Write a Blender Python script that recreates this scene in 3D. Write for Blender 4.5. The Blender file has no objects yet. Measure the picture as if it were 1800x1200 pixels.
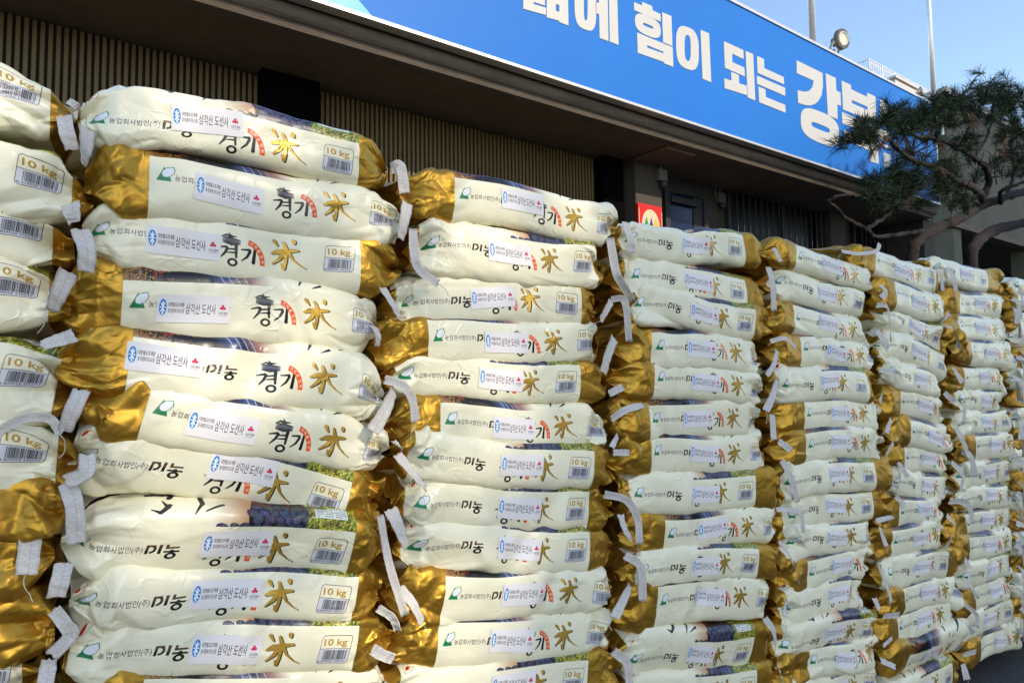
import bpy, bmesh, math, random
import numpy as np
from mathutils import Vector, Matrix
from mathutils.geometry import delaunay_2d_cdt

R_ = math.radians
scn = bpy.context.scene
col = scn.collection

# ------------------------------------------------------------------ camera
CAM = Vector((0, 0, 1.12))
AZ, PITCH, ROLL, FPX = R_(54.5), R_(3.727), 0.0132, 1180.0
lev_f = Vector((math.cos(AZ), math.sin(AZ), 0))
lev_r = Vector((math.sin(AZ), -math.cos(AZ), 0))
UP = Vector((0, 0, 1))
fwd = lev_f * math.cos(PITCH) + UP * math.sin(PITCH)
upv = UP * math.cos(PITCH) - lev_f * math.sin(PITCH)
r_cam = (lev_r - upv * ROLL).normalized()
u_cam = r_cam.cross(fwd).normalized()
cam_data = bpy.data.cameras.new('camera')
cam_data.sensor_width = 36.0
cam_data.lens = FPX / 1800.0 * 36.0
cam_data.clip_start = 0.05
cam_data.clip_end = 2000
cam = bpy.data.objects.new('camera', cam_data)
col.objects.link(cam)
m = Matrix((r_cam, u_cam, -fwd)).transposed().to_4x4()
m.translation = CAM
cam.matrix_world = m
scn.camera = cam

# ------------------------------------------------------------------ light
SUN_EL = R_(33)
sun_h = Vector((0.213, -0.977, 0)).normalized()
to_sun = (sun_h * math.cos(SUN_EL) + UP * math.sin(SUN_EL)).normalized()
world = bpy.data.worlds.new('World')
scn.world = world
world.use_nodes = True
wn = world.node_tree.nodes
sky = wn.new('ShaderNodeTexSky')
sky.sky_type = 'NISHITA'
sky.sun_disc = False
sky.sun_elevation = SUN_EL
sky.sun_rotation = math.atan2(sun_h.x, sun_h.y)
sky.air_density = 1.0
sky.dust_density = 0.6
sky.ozone_density = 1.0
bg = wn['Background']
bg.inputs['Strength'].default_value = 0.15
world.node_tree.links.new(sky.outputs[0], bg.inputs[0])
sl = bpy.data.lights.new('sun', 'SUN')
sl.energy = 2.0
sl.angle = R_(0.5)
sl.color = (1.0, 0.86, 0.68)
sun = bpy.data.objects.new('sun', sl)
sun.rotation_euler = (-to_sun).to_track_quat('-Z', 'Y').to_euler()
sun.location = (0, -10, 20)
col.objects.link(sun)
scn.view_settings.view_transform = 'Standard'
scn.view_settings.look = 'None'
scn.view_settings.exposure = 1.12
scn.view_settings.gamma = 1.0

# ------------------------------------------------------------------ helpers
rng = np.random.default_rng(7)
random.seed(7)

def ray(x, y):
    return fwd + r_cam * ((x - 900.0) / FPX) - u_cam * ((y - 600.0) / FPX)

def at_plane(x, y, n, d):
    r = ray(x, y)
    return CAM + r * (d / r.dot(n))

FY = Vector((0, 1, 0))
def fp(x, y, Y):
    """point of the photograph on the plane parallel to the facade at depth Y"""
    return at_plane(x, y, FY, Y)

def tag(o, label=None, cat=None, group=None, kind=None):
    if label: o['label'] = label
    if cat: o['category'] = cat
    if group: o['group'] = group
    if kind: o['kind'] = kind
    return o

def empty(name, loc, label, cat, group=None, mat=None):
    o = bpy.data.objects.new(name, None)
    o.empty_display_size = 0.1
    col.objects.link(o)
    if mat is not None: o.matrix_world = mat
    else: o.location = loc
    tag(o, label, cat, group)
    return o

def mesh_obj(name, me, mats, parent=None, smooth=False):
    o = bpy.data.objects.new(name, me)
    for mm in (mats if isinstance(mats, (list, tuple)) else [mats]):
        me.materials.append(mm)
    if smooth:
        me.polygons.foreach_set('use_smooth', np.ones(len(me.polygons), dtype=bool))
    col.objects.link(o)
    if parent: o.parent = parent
    return o

class MB:
    """collects shapes in world space, builds one mesh (made local to its parent)"""
    def __init__(self): self.v, self.f, self.mi = [], [], []
    def add(self, vs, fs, mi=0):
        b = len(self.v)
        self.v += [tuple(p) for p in vs]
        self.f += [tuple(b + i for i in f) for f in fs]
        self.mi += [mi] * len(fs)
    def box(self, lo, hi, mi=0):
        x0, y0, z0 = lo; x1, y1, z1 = hi
        self.add([(x0,y0,z0),(x1,y0,z0),(x1,y1,z0),(x0,y1,z0),(x0,y0,z1),(x1,y0,z1),(x1,y1,z1),(x0,y1,z1)],
                 [(0,3,2,1),(4,5,6,7),(0,1,5,4),(1,2,6,5),(2,3,7,6),(3,0,4,7)], mi)
    def obox(self, c, ax, ay, az, mi=0):
        c, ax, ay, az = Vector(c), Vector(ax), Vector(ay), Vector(az)
        vs = [c + ax*i + ay*j + az*k for k in (-1,1) for i, j in ((-1,-1),(1,-1),(1,1),(-1,1))]
        self.add(vs, [(0,3,2,1),(4,5,6,7),(0,1,5,4),(1,2,6,5),(2,3,7,6),(3,0,4,7)], mi)
    def tube(self, pts, rads, n=8, mi=0, cap=True, rough=0.0):
        pts = [Vector(p) for p in pts]
        prev = None; rings = []
        for i, p in enumerate(pts):
            t = (pts[min(i+1, len(pts)-1)] - pts[max(i-1, 0)]).normalized()
            if prev is None:
                a = t.orthogonal().normalized()
            else:
                a = (prev - t * prev.dot(t)).normalized()
            prev = a
            b = t.cross(a)
            r = rads[i] if hasattr(rads, '__len__') else rads
            ring = []
            for k in range(n):
                q = 2*math.pi*k/n
                rr = r * (1 + rough * random.uniform(-1, 1))
                ring.append(p + (a*math.cos(q) + b*math.sin(q)) * rr)
            rings.append(ring)
        vs = [v for rg in rings for v in rg]
        fs = []
        for i in range(len(rings)-1):
            for k in range(n):
                k2 = (k+1) % n
                fs.append((i*n+k, i*n+k2, (i+1)*n+k2, (i+1)*n+k))
        if cap:
            fs.append(tuple(range(n-1, -1, -1)))
            fs.append(tuple((len(rings)-1)*n + k for k in range(n)))
        self.add(vs, fs, mi)
    def lathe(self, c, axis, prof, n=24, mi=0):
        """prof: list of (along, radius)"""
        c, axis = Vector(c), Vector(axis).normalized()
        a = axis.orthogonal().normalized(); b = axis.cross(a)
        vs, fs = [], []
        for h, r in prof:
            for k in range(n):
                q = 2*math.pi*k/n
                vs.append(c + axis*h + (a*math.cos(q)+b*math.sin(q))*r)
        for i in range(len(prof)-1):
            for k in range(n):
                k2 = (k+1) % n
                fs.append((i*n+k, i*n+k2, (i+1)*n+k2, (i+1)*n+k))
        self.add(vs, fs, mi)
    def prism(self, poly, thick, mi=0):
        """planar polygon (world points, any orientation) given a thickness vector"""
        t = Vector(thick); n = len(poly)
        vs = [Vector(p) for p in poly] + [Vector(p) + t for p in poly]
        fs = [tuple(range(n)), tuple(range(2*n-1, n-1, -1))]
        fs += [(i, i+n, (i+1) % n + n, (i+1) % n) for i in range(n)]
        self.add(vs, fs, mi)
    def build(self, name, mats, parent=None, smooth=False, bevel=0.0, fix=False):
        me = bpy.data.meshes.new(name)
        vs = self.v
        if parent is not None:
            inv = parent.matrix_world.inverted() if parent.get('_mw') else None
            loc = parent_world(parent).inverted()
            vs = [tuple(loc @ Vector(p)) for p in vs]
        me.from_pydata(vs, [], self.f)
        me.polygons.foreach_set('material_index', self.mi)
        if fix or bevel:
            bm = bmesh.new(); bm.from_mesh(me)
            bmesh.ops.recalc_face_normals(bm, faces=bm.faces)
            if bevel:
                bmesh.ops.bevel(bm, geom=list(bm.edges), offset=bevel, segments=2, profile=0.5, affect='EDGES')
            bm.to_mesh(me); bm.free()
        return mesh_obj(name, me, mats, parent, smooth)

def parent_world(o):
    mw = o.matrix_basis.copy()
    while o.parent:
        o = o.parent
        mw = o.matrix_basis @ mw
    return mw

# ------------------------------------------------------------------ materials
def mat(name, color, rough=0.6, metal=0.0, noise=0.0, nscale=8.0, bump=0.0, bscale=30.0, spec=0.5, stretch=None, color2=None):
    mt = bpy.data.materials.new(name)
    mt.use_nodes = True
    nt = mt.node_tree; bs = nt.nodes['Principled BSDF']
    bs.inputs['Base Color'].default_value = (*color, 1)
    bs.inputs['Roughness'].default_value = rough
    bs.inputs['Metallic'].default_value = metal
    bs.inputs['Specular IOR Level'].default_value = spec
    tc = nt.nodes.new('ShaderNodeTexCoord')
    src = tc.outputs['Object']
    if stretch:
        mp = nt.nodes.new('ShaderNodeMapping'); mp.inputs['Scale'].default_value = stretch
        nt.links.new(src, mp.inputs[0]); src = mp.outputs[0]
    if noise or color2:
        nz = nt.nodes.new('ShaderNodeTexNoise'); nz.inputs['Scale'].default_value = nscale
        nz.inputs['Detail'].default_value = 6; nz.inputs['Roughness'].default_value = 0.65
        nt.links.new(src, nz.inputs['Vector'])
        rp = nt.nodes.new('ShaderNodeValToRGB')
        c2 = color2 or tuple(min(1, c*(1+noise)) for c in color)
        c1 = color if color2 else tuple(c*(1-noise) for c in color)
        rp.color_ramp.elements[0].position = 0.33; rp.color_ramp.elements[0].color = (*c1, 1)
        rp.color_ramp.elements[1].position = 0.67; rp.color_ramp.elements[1].color = (*c2, 1)
        nt.links.new(nz.outputs[0], rp.inputs[0]); nt.links.new(rp.outputs[0], bs.inputs['Base Color'])
    if bump:
        nb = nt.nodes.new('ShaderNodeTexNoise'); nb.inputs['Scale'].default_value = bscale
        nb.inputs['Detail'].default_value = 5
        nt.links.new(src, nb.inputs['Vector'])
        bp = nt.nodes.new('ShaderNodeBump'); bp.inputs['Strength'].default_value = bump
        bp.inputs['Distance'].default_value = 0.01
        nt.links.new(nb.outputs[0], bp.inputs['Height']); nt.links.new(bp.outputs[0], bs.inputs['Normal'])
    return mt

M = {}
M['asphalt'] = mat('asphalt', (0.035,0.036,0.038), 0.9, noise=0.45, nscale=60, bump=0.6, bscale=180)
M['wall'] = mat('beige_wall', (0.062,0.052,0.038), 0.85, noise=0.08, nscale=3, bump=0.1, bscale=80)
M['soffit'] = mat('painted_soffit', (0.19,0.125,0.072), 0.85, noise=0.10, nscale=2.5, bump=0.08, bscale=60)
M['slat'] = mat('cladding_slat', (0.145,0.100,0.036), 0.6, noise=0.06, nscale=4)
M['gap'] = mat('cladding_backing', (0.011,0.008,0.004), 0.8)
M['black'] = mat('black_panel', (0.002,0.002,0.002), 0.9, spec=0.05)
M['beam'] = mat('concrete_beam', (0.16,0.125,0.092), 0.9, noise=0.25, nscale=5, stretch=(0.6,3,3), bump=0.25, bscale=40)
M['alu'] = mat('aluminium', (0.62,0.60,0.57), 0.4, metal=0.6, noise=0.08, nscale=20)
M['steel'] = mat('steel_pole', (0.75,0.73,0.70), 0.3, metal=0.5, noise=0.06, nscale=30)
M['banner'] = mat('banner_blue', (0.012,0.145,0.50), 0.5, noise=0.05, nscale=0.5, spec=0.2, bump=0.25, bscale=1.6)
M['cyan'] = mat('banner_cyan', (0.03,0.34,0.56), 0.4)
M['letter'] = mat('letter_white', (0.50,0.49,0.455), 0.45, noise=0.02, nscale=3)
M['red'] = mat('sign_red', (0.60,0.015,0.012), 0.4, noise=0.03, nscale=10)
M['cream'] = mat('sign_cream', (0.62,0.53,0.35), 0.5)
M['green'] = mat('sign_green', (0.02,0.28,0.08), 0.5)
M['navy'] = mat('sign_navy', (0.03,0.03,0.22), 0.5)
M['amber'] = mat('sign_amber', (0.80,0.42,0.02), 0.5)
M['glass'] = mat('dark_glass', (0.004,0.005,0.008), 0.35, spec=0.15, noise=0.2, nscale=3)
M['doorblue'] = mat('blue_door_glass', (0.012,0.022,0.065), 0.2, noise=0.15, nscale=5)
M['frame'] = mat('grey_frame', (0.28,0.27,0.25), 0.5, metal=0.2, noise=0.06, nscale=12)
M['darkmetal'] = mat('dark_metal', (0.05,0.05,0.05), 0.5, metal=0.5, noise=0.2, nscale=20)
M['finmetal'] = mat('heatsink_metal', (0.30,0.27,0.23), 0.5, metal=0.6, noise=0.3, nscale=30)
M['lens'] = mat('lamp_lens', (0.72,0.66,0.48), 0.3)
M['brass'] = mat('horn_metal', (0.42,0.38,0.28), 0.3, metal=0.7, noise=0.15, nscale=20)
M['plastic'] = mat('grey_plastic', (0.12,0.12,0.11), 0.5, noise=0.1, nscale=15)
M['farwall'] = mat('pale_render', (0.52,0.48,0.44), 0.9, noise=0.08, nscale=1.2, bump=0.1)
M['olivewall'] = mat('olive_wall', (0.125,0.115,0.075), 0.9, noise=0.15, nscale=1.0, bump=0.1)
M['rail'] = mat('railing_white', (0.70,0.70,0.74), 0.5)
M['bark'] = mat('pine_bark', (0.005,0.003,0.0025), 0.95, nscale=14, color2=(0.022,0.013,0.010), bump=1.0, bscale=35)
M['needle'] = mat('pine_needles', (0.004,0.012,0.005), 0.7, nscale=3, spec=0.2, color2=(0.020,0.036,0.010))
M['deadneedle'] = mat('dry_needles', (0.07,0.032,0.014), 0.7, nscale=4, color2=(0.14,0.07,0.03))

# ------------------------------------------------------------------ raster canvas for printed film and stickers
def lin(c):
    c = np.array(c, float) / 255.0
    return np.where(c <= 0.04045, c/12.92, ((c+0.055)/1.055)**2.4)

_tc = bpy.data.curves.new('glyphs', 'FONT')
_to = bpy.data.objects.new('glyphs', _tc)
col.objects.link(_to)
def glyph_tris(s, bold=0.0):
    _tc.body = s; _tc.size = 1.0; _tc.offset = bold; _tc.resolution_u = 6
    bpy.context.view_layer.update()
    dg = bpy.context.evaluated_depsgraph_get()
    me = _to.evaluated_get(dg).to_mesh()
    me.calc_loop_triangles()
    v = np.array([p.co[:2] for p in me.vertices]); t = np.array([l.vertices[:] for l in me.loop_triangles])
    return v, t

class Canvas:
    """x right, y up, metres; ppm pixels per metre, supersampled twice"""
    def __init__(self, x0, x1, y0, y1, ppm, bgc, ss=2):
        self.x0, self.y0, self.ss, self.k = x0, y0, ss, ppm*ss
        self.w, self.h = int((x1-x0)*ppm)*ss, int((y1-y0)*ppm)*ss
        self.a = np.zeros((self.h, self.w, 4), np.float32)
        self.a[..., :3] = lin(bgc)
    def px(self, p):
        p = np.asarray(p, float)
        return (p - np.array([self.x0, self.y0])) * self.k
    def _win(self, q):
        xa, ya = np.floor(q.min(0)).astype(int); xb, yb = np.ceil(q.max(0)).astype(int) + 1
        xa, ya = max(xa, 0), max(ya, 0); xb, yb = min(xb, self.w), min(yb, self.h)
        if xb <= xa or yb <= ya: return None
        return xa, ya, xb, yb, np.arange(xa, xb)[None, :] + 0.5, np.arange(ya, yb)[:, None] + 0.5
    def _put(self, win, mask, c, metal):
        xa, ya, xb, yb = win[:4]
        sub = self.a[ya:yb, xa:xb]
        if callable(c): c = c((win[4]/self.k + self.x0), (win[5]/self.k + self.y0))
        cc = np.broadcast_to(np.asarray(c, np.float32), sub[..., :3].shape)
        sub[mask, :3] = cc[mask]; sub[mask, 3] = metal
    def poly(self, pts, c, metal=0.0):
        q = self.px(pts); w = self._win(q)
        if w is None: return
        X, Y = w[4], w[5]
        ins = np.zeros((w[3]-w[1], w[2]-w[0]), bool)
        n = len(q)
        for i in range(n):
            (x1, y1), (x2, y2) = q[i], q[(i+1) % n]
            if y1 == y2: continue
            ins ^= ((Y >= min(y1, y2)) & (Y < max(y1, y2)) & (X < (Y-y1)*(x2-x1)/(y2-y1)+x1))
        self._put(w, ins, c, metal)
    def tris(self, v, t, c, metal=0.0):
        q = self.px(v)
        for a, b, d in t:
            T = q[[a, b, d]]; w = self._win(T)
            if w is None: continue
            X, Y = w[4], w[5]
            def e(p, r): return (r[0]-p[0])*(Y-p[1]) - (r[1]-p[1])*(X-p[0])
            e0, e1, e2 = e(T[0], T[1]), e(T[1], T[2]), e(T[2], T[0])
            msk = ((e0 >= 0) & (e1 >= 0) & (e2 >= 0)) | ((e0 <= 0) & (e1 <= 0) & (e2 <= 0))
            self._put(w, msk, c, metal)
    def text(self, s, x, y, h, c, width=None, bold=0.0, shear=0.0, rot=0.0, metal=0.0, stretch=1.0):
        v, t = glyph_tris(s, bold)
        if not len(v): return
        v = v - v.min(0)
        d = v.max(0)
        k = h / d[1]; kx = (width / d[0]) if width else k*stretch
        v = v * np.array([kx, k])
        v[:, 0] += v[:, 1]*shear
        if rot:
            cr, sr = math.cos(rot), math.sin(rot)
            v = v @ np.array([[cr, sr], [-sr, cr]])
        self.tris(v + np.array([x, y]), t, c, metal)
    def brush(self, pts, rad, c, metal=0.0, dx=0.0, dy=0.0):
        """round brush along a polyline with radii"""
        pts = np.asarray(pts, float) + np.array([dx, dy]); rad = np.asarray(rad, float)
        for i in range(len(pts)-1):
            L = np.linalg.norm(pts[i+1]-pts[i]); n = max(2, int(L/0.0004))
            for s in np.linspace(0, 1, n):
                p = pts[i]*(1-s)+pts[i+1]*s; r = rad[i]*(1-s)+rad[i+1]*s
                self.ell(p, r, r, c, metal)
    def ell(self, p, rx, ry, c, metal=0.0, ang=0.0):
        R = max(rx, ry)
        q = self.px(np.array([[p[0]-R, p[1]-R], [p[0]+R, p[1]+R]])); w = self._win(q)
        if w is None: return
        cx, cy = self.px(p)
        X, Y = w[4]-cx, w[5]-cy
        ca, sa = math.cos(ang), math.sin(ang)
        U, V = X*ca+Y*sa, -X*sa+Y*ca
        self._put(w, (U/(rx*self.k))**2 + (V/(ry*self.k))**2 <= 1, c, metal)
    def rect(self, x0, y0, x1, y1, c, metal=0.0):
        self.poly([(x0,y0),(x1,y0),(x1,y1),(x0,y1)], c, metal)
    def rrect(self, x0, y0, x1, y1, r, c, sh=0.0):
        pts = []
        for cx, cy, a0 in ((x1-r,y1-r,0),(x0+r,y1-r,90),(x0+r,y0+r,180),(x1-r,y0+r,270)):
            for k in range(7):
                a = R_(a0+15*k); pts.append((cx+r*math.cos(a), cy+r*math.sin(a)))
        self.poly([(x+(y-y0)*sh, y) for x, y in pts], c)
    def image(self, name):
        ss = self.ss
        b = self.a.reshape(self.h//ss, ss, self.w//ss, ss, 4).mean((1, 3))
        im = bpy.data.images.new(name, self.w//ss, self.h//ss, alpha=True, float_buffer=False)
        im.alpha_mode = 'CHANNEL_PACKED'
        rgb = np.clip(b[..., :3], 0, 1)
        b[..., :3] = np.where(rgb <= 0.0031308, rgb*12.92, 1.055*rgb**(1/2.4)-0.055)
        im.pixels.foreach_set(np.ascontiguousarray(b, np.float32).ravel())
        im.pack()
        return im

TX0, TX1, TY0, TY1 = -0.11, 0.53, -0.07, 0.17
CREAM = (233, 227, 197); GOLD = (184, 142, 52); INK = (24, 20, 20)
def film_print(side):
    g = np.random.default_rng(3)
    cv = Canvas(TX0, TX1, TY0, TY1, 3600, CREAM)
    dk = lin((18, 16, 20))
    # left picture: iron rice pot over the fire, seen as a dark strip
    def pot(X, Y):
        t = np.clip(X/0.23, 0, 1)
        stops = [0, .10, .22, .34, .55, .66, .74, .86, 1]
        cols = np.array([lin(c) for c in ((96,70,34),(70,44,22),(34,16,12),(12,10,12),(14,14,20),(60,74,112),(44,40,56),(150,112,104),CREAM)])
        T = np.broadcast_to(t + 0.0*Y + 0.06*np.sin((Y-.03)*60), np.broadcast_shapes(X.shape, Y.shape))
        return np.stack([np.interp(T, stops, cols[:, i]) for i in range(3)], -1)
    if side == 'B': cv.poly([(0, .033), (.23, .033), (.215, .12), (0, .12)], pot)
    for i in range(420 if side == 'B' else 0):
        x = abs(g.normal(0, .026)); y = g.uniform(.034, .12)
        cv.ell((x, y), g.uniform(.0008, .0022), .0008, lin((g.integers(120,205), g.integers(90,150), g.integers(30,70))), 0, g.uniform(0, 3))
    for i in range(34 if side == 'B' else 0):
        x = g.normal(.055, .012); y = g.uniform(.045, .10); r = g.uniform(.002, .006)
        cv.poly([(x-r*.4, y-r), (x+r*.5, y-r*.7), (x+r*g.uniform(-1, 1.5), y+r*1.8)], lin((g.integers(90,190), g.integers(14,50), 18)))
    for k in range(4 if side == 'B' else 0):
        xs = .125+.012*k
        cv.brush([(xs+.02, .034), (xs+.006, .06), (xs-.006, .10)], [.0007, .0009, .0004], lin((150, 165, 190)))
    # right picture: black beans spilling, then a rice field
    top = .105
    if side == 'A':
        def peach(X, Y):
            t = np.clip((X-.19)/.05, 0, 1)
            T = np.broadcast_to(t, np.broadcast_shapes(X.shape, Y.shape))
            a, b = lin(CREAM), lin((196, 150, 108))
            return a*(1-T[..., None]) + b*T[..., None]
        cv.poly([(.19, .040), (.27, .040), (.27, top), (.20, top)], peach)
        cv.poly([(.245, .034), (.36, .034), (.36, top), (.255, top), (.243, .055)], dk)
        for i in range(40):
            cv.ell((g.uniform(.25, .34), g.uniform(.06, top)), .004, .003, lin((g.integers(90,150), 40, 34)) if g.random() < .6 else lin((60, 100, 40)), 0, g.uniform(0, 3))
        beans = [(.205+.017*i+g.normal(0, .002), .036+g.normal(0, .0008)) for i in range(9)]
        for row in range(1, 4):
            beans += [(.25+.016*i+.008*(row % 2)+g.normal(0, .002), .036+.0125*row+g.normal(0, .0015)) for i in range(8)]
        for bx, by in beans[::-1]:
            rx, ry, an = g.uniform(.0085, .0105), g.uniform(.0058, .0078), g.normal(0, .35)
            cv.ell((bx+.001, by-.001), rx*1.08, ry*1.08, lin((10, 11, 22)), 0, an)
            bc = (g.integers(44,60), g.integers(50,66), g.integers(66,88))
            cv.ell((bx, by), rx, ry, lin(bc), 0, an)
            for s in range(46):
                u = g.normal(0, .45); v = g.normal(.12, .42)
                if u*u+v*v > .85: continue
                px = bx + rx*u*math.cos(an) - ry*v*math.sin(an); py = by + rx*u*math.sin(an) + ry*v*math.cos(an)
                f = g.uniform(.6, 2.2)
                cv.ell((px, py), .0006, .0005, lin(np.clip(np.array(bc)*f+g.integers(0, 30), 0, 255)))
        cv.rect(.19, .02, .345, .033, lin(CREAM))
        cv.poly([(.338, .033), (.4256, .033), (.4256, top), (.342, top)], lin((74, 84, 26)))
        for i in range(420):
            x, y = g.uniform(.338, .425), g.uniform(.033, top); a = g.normal(.5, .5); L = g.uniform(.006, .02)
            c = [(176,182,46), (122,146,38), (208,206,92), (58,72,20), (88,118,34)][g.integers(0, 5)]
            x2, y2 = min(.4256, x+L*math.cos(a)), y+L*math.sin(a)
            cv.brush([(x, y), (x2, y2)], [.0009, .0003], lin(c))
        for i in range(330):
            cv.ell((g.uniform(.345, .424), g.uniform(.034, top)), .0011, .0008, lin([(186,128,66), (214,170,104), (130,84,40)][g.integers(0, 3)]), 0, g.uniform(0, 3))
        cv.rect(.30, .02, .4256, .033, lin(CREAM))
        cv.rect(.352, .056, .410, .078, lin((216, 218, 208)))
        for i in range(5):
            for j in range(16):
                if g.random() < .8: cv.rect(.354+.0034*j, .0585+.004*i, .3565+.0034*j, .0602+.004*i, lin((90, 92, 90)))
    cv.rect(-.01, top, .45, .17, lin(CREAM))
    # big brush characters of the main face, cut by the fold
    if side == 'A':
        for pts, rd in (([(.105,.066),(.118,.060),(.128,.072),(.120,.090)], [.001,.003,.004,.001]), ([(.116,.058),(.130,.078)], [.001,.004]),
                        ([(.165,.056),(.176,.078),(.174,.10)], [.0008,.0036,.004]), ([(.180,.060),(.205,.072)], [.001,.003]), ([(.1,.11),(.2,.12)], [.004,.003]),
                        ([(.13,.10),(.15,.15)], [.004,.005]), ([(.02,.11),(.07,.14)], [.003,.005])):
            cv.brush(pts, rd, lin((30, 28, 30)))
        cv.rect(.006, .052, .022, .066, lin((120, 125, 120))); cv.rect(.0067, .0527, .0213, .0653, lin(CREAM))
        cv.ell((.0115, .059), .0035, .0035, lin((190, 30, 40))); cv.brush([(.0115,.0555),(.016,.0600),(.020,.0560)], [.0006]*3, lin((190, 150, 40)))
    else:
        for pts, rd in (([(.262,.046),(.268,.060)], [.001,.003]), ([(.285,.044),(.300,.052)], [.0008,.0026]), ([(.245,.075),(.262,.10)], [.003,.004]), ([(.32,.06),(.36,.10)], [.002,.005])):
            cv.brush(pts, rd, lin((30, 28, 30)))
    for xa, xb in ((-.01, .45),): cv.rect(xa, .0, xb, .0375, lin(CREAM))
    # logo: green triangle with a white grain
    gr = lin((22, 122, 76)); lg = [(.0105,-.0135),(.0345,-.0135),(.0315,-.006),(.027,.0095),(.0195,.0105)]
    cv.poly([(.0095,-.004),(.0305,-.004),(.0275,.0055),(.0205,.0195)], gr)
    def grain(k):
        pts = []
        for i in range(40):
            a = 2*math.pi*i/40
            x, y = .0102*k*math.cos(a), .0066*k*math.sin(a)
            if 0 < a < .9: x *= 1+.16*math.sin(a*6)
            ca, sa = math.cos(.75), math.sin(.75)
            pts.append((.0258+x*ca-y*sa, .0107+x*sa+y*ca))
        return pts
    cv.poly(grain(1.12), gr); cv.poly(grain(.98), lin((226, 226, 230)))
    # lettering on the side gusset
    cv.text('농업회사법인(주)', .0345, -.0038, .0112, lin((58, 44, 56)), width=.068, bold=.004, shear=.10)
    ink = lin(INK); br = lin((78, 56, 46))
    def two(X, Y):
        T = np.broadcast_to(Y > .0022, np.broadcast_shapes(X.shape, Y.shape))[..., None]
        return np.where(T, br, ink)
    # bold two-letter mark
    sh = .12
    def S(p): return [(x + (y+.018)*sh, (y-.0008)*.75+.0103) for x, y in p]
    cv.poly(S([(.1055,-.0185),(.1095,-.0185),(.1095,.0005),(.1055,.0005)]), two)
    cv.poly(S([(.1055,-.0035),(.118,-.0035),(.118,.0005),(.1055,.0005)]), two)
    arc = [(.1115+.0085*math.cos(R_(a)), -.0085+.0090*math.sin(R_(a))) for a in range(90, -100, -12)]
    arc2 = [(.1115+.0045*math.cos(R_(a)), -.0085+.0052*math.sin(R_(a))) for a in range(-96, 94, 12)]
    cv.poly(S(arc+arc2), two); cv.poly(S([(.1095,-.0035),(.1115,-.0035),(.1115,.0005),(.1095,.0005)]), two)
    cv.poly(S([(.1225,-.0185),(.1270,-.0185),(.1270,.0008),(.1225,.0008)]), two)
    cv.poly(S([(.1320,-.0090),(.1510,-.0080),(.1510,-.0045),(.1360,-.0050),(.1360,.0008),(.1320,.0008)]), two)
    cv.poly(S([(.1305,-.0165),(.1525,-.0165),(.1525,-.0128),(.1305,-.0128)]), two)
    cv.poly(S([(.1395,-.0135),(.1440,-.0135),(.1440,-.0105),(.1395,-.0105)]), two)
    o = [(.1415+.0080*math.cos(R_(a)), -.0235+.0072*math.sin(R_(a))) for a in range(0, 361, 12)]
    i_ = [(.1415+.0038*math.cos(R_(a)), -.0235+.0033*math.sin(R_(a))) for a in range(360, -1, -12)]
    cv.poly(S(o+i_), two)
    # brush-lettered name with the pot lid above
    bk = lin((22, 20, 22)); gk = lin((84, 88, 96))
    cv.y0 += .006
    for k in range(5):
        cv.brush([(.192,.0225-.0022*k),(.205,.0215-.0026*k),(.219,.0195-.0016*k)], [.0008,.0017,.0006], gk if k in (1, 2) else lin((44,46,52)))
    cv.brush([(.190,.0225),(.197,.0262),(.204,.0245),(.213,.0250)], [.0007,.0015,.0020,.0007], bk)
    cv.brush([(.201,.0300),(.204,.0255)], [.0006,.0016], bk)
    cv.y0 += .003
    def stroke(p, r): cv.brush(p, r, bk)
    stroke([(.185,.0070),(.197,.0095),(.199,.0075),(.196,.0000),(.189,-.0085)], [.0010,.0020,.0024,.0022,.0010])
    stroke([(.200,.0060),(.211,.0075)], [.0012,.0016]); stroke([(.200,.0005),(.211,.0015)], [.0010,.0016])
    stroke([(.2125,.0140),(.2130,-.0060)], [.0028,.0018])
    for a in range(0, 360, 6):
        cv.ell((.2075+.0062*math.cos(R_(a)), -.0145+.0050*math.sin(R_(a))), .0020, .0017, bk)
    stroke([(.221,.0080),(.234,.0090),(.2345,.0060),(.230,-.0030),(.222,-.0100)], [.0012,.0020,.0024,.0020,.0010])
    stroke([(.2425,.0110),(.2405,-.0110)], [.0022,.0030])
    cv.y0 -= .009
    # orange arc with small white lettering
    orng = lin((226, 88, 32)); cx, cy = .2255, -.020
    outer = [(cx+.0365*math.cos(R_(a))*.93, cy+.0375*math.sin(R_(a))) for a in range(-6, 82, 6)]
    inner = [(cx+.0275*math.cos(R_(a))*.93, cy+.0285*math.sin(R_(a))) for a in range(78, -7, -6)]
    cv.poly(outer+inner, orng)
    for ch, a in zip('가마솥진미', (67, 52, 38, 20, 4)):
        x, y = cx+.0322*math.cos(R_(a))*.93, cy+.0330*math.sin(R_(a)); rt = R_(a-90)
        cv.text(ch, x-.0028*math.cos(rt)+.0026*math.sin(rt), y-.0028*math.sin(rt)-.0026*math.cos(rt), .0055, lin((250, 246, 238)), rot=rt, bold=.006)
    # gold rice character with dark drop shadow
    strokes = [([(.2735,.0240),(.2790,.0165)], [.0030,.0016]), ([(.3060,.0260),(.3065,.0235)], [.0036,.0030]),
               ([(.2890,.0225),(.2935,.0120),(.2925,.0060)], [.0022,.0034,.0034]),
               ([(.2700,.0020),(.2800,.0062),(.2950,.0085),(.3130,.0105)], [.0014,.0040,.0036,.0020]),
               ([(.2900,.0060),(.2830,-.0060),(.2720,-.0155)], [.0034,.0030,.0010]),
               ([(.2935,.0060),(.2930,-.0100),(.2905,-.0215)], [.0034,.0028,.0030]), ([(.2905,-.0215),(.2865,-.0140)], [.0030,.0010]),
               ([(.2980,.0050),(.3050,-.0060),(.3170,-.0150),(.3270,-.0195)], [.0030,.0020,.0012,.0008])]
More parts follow.
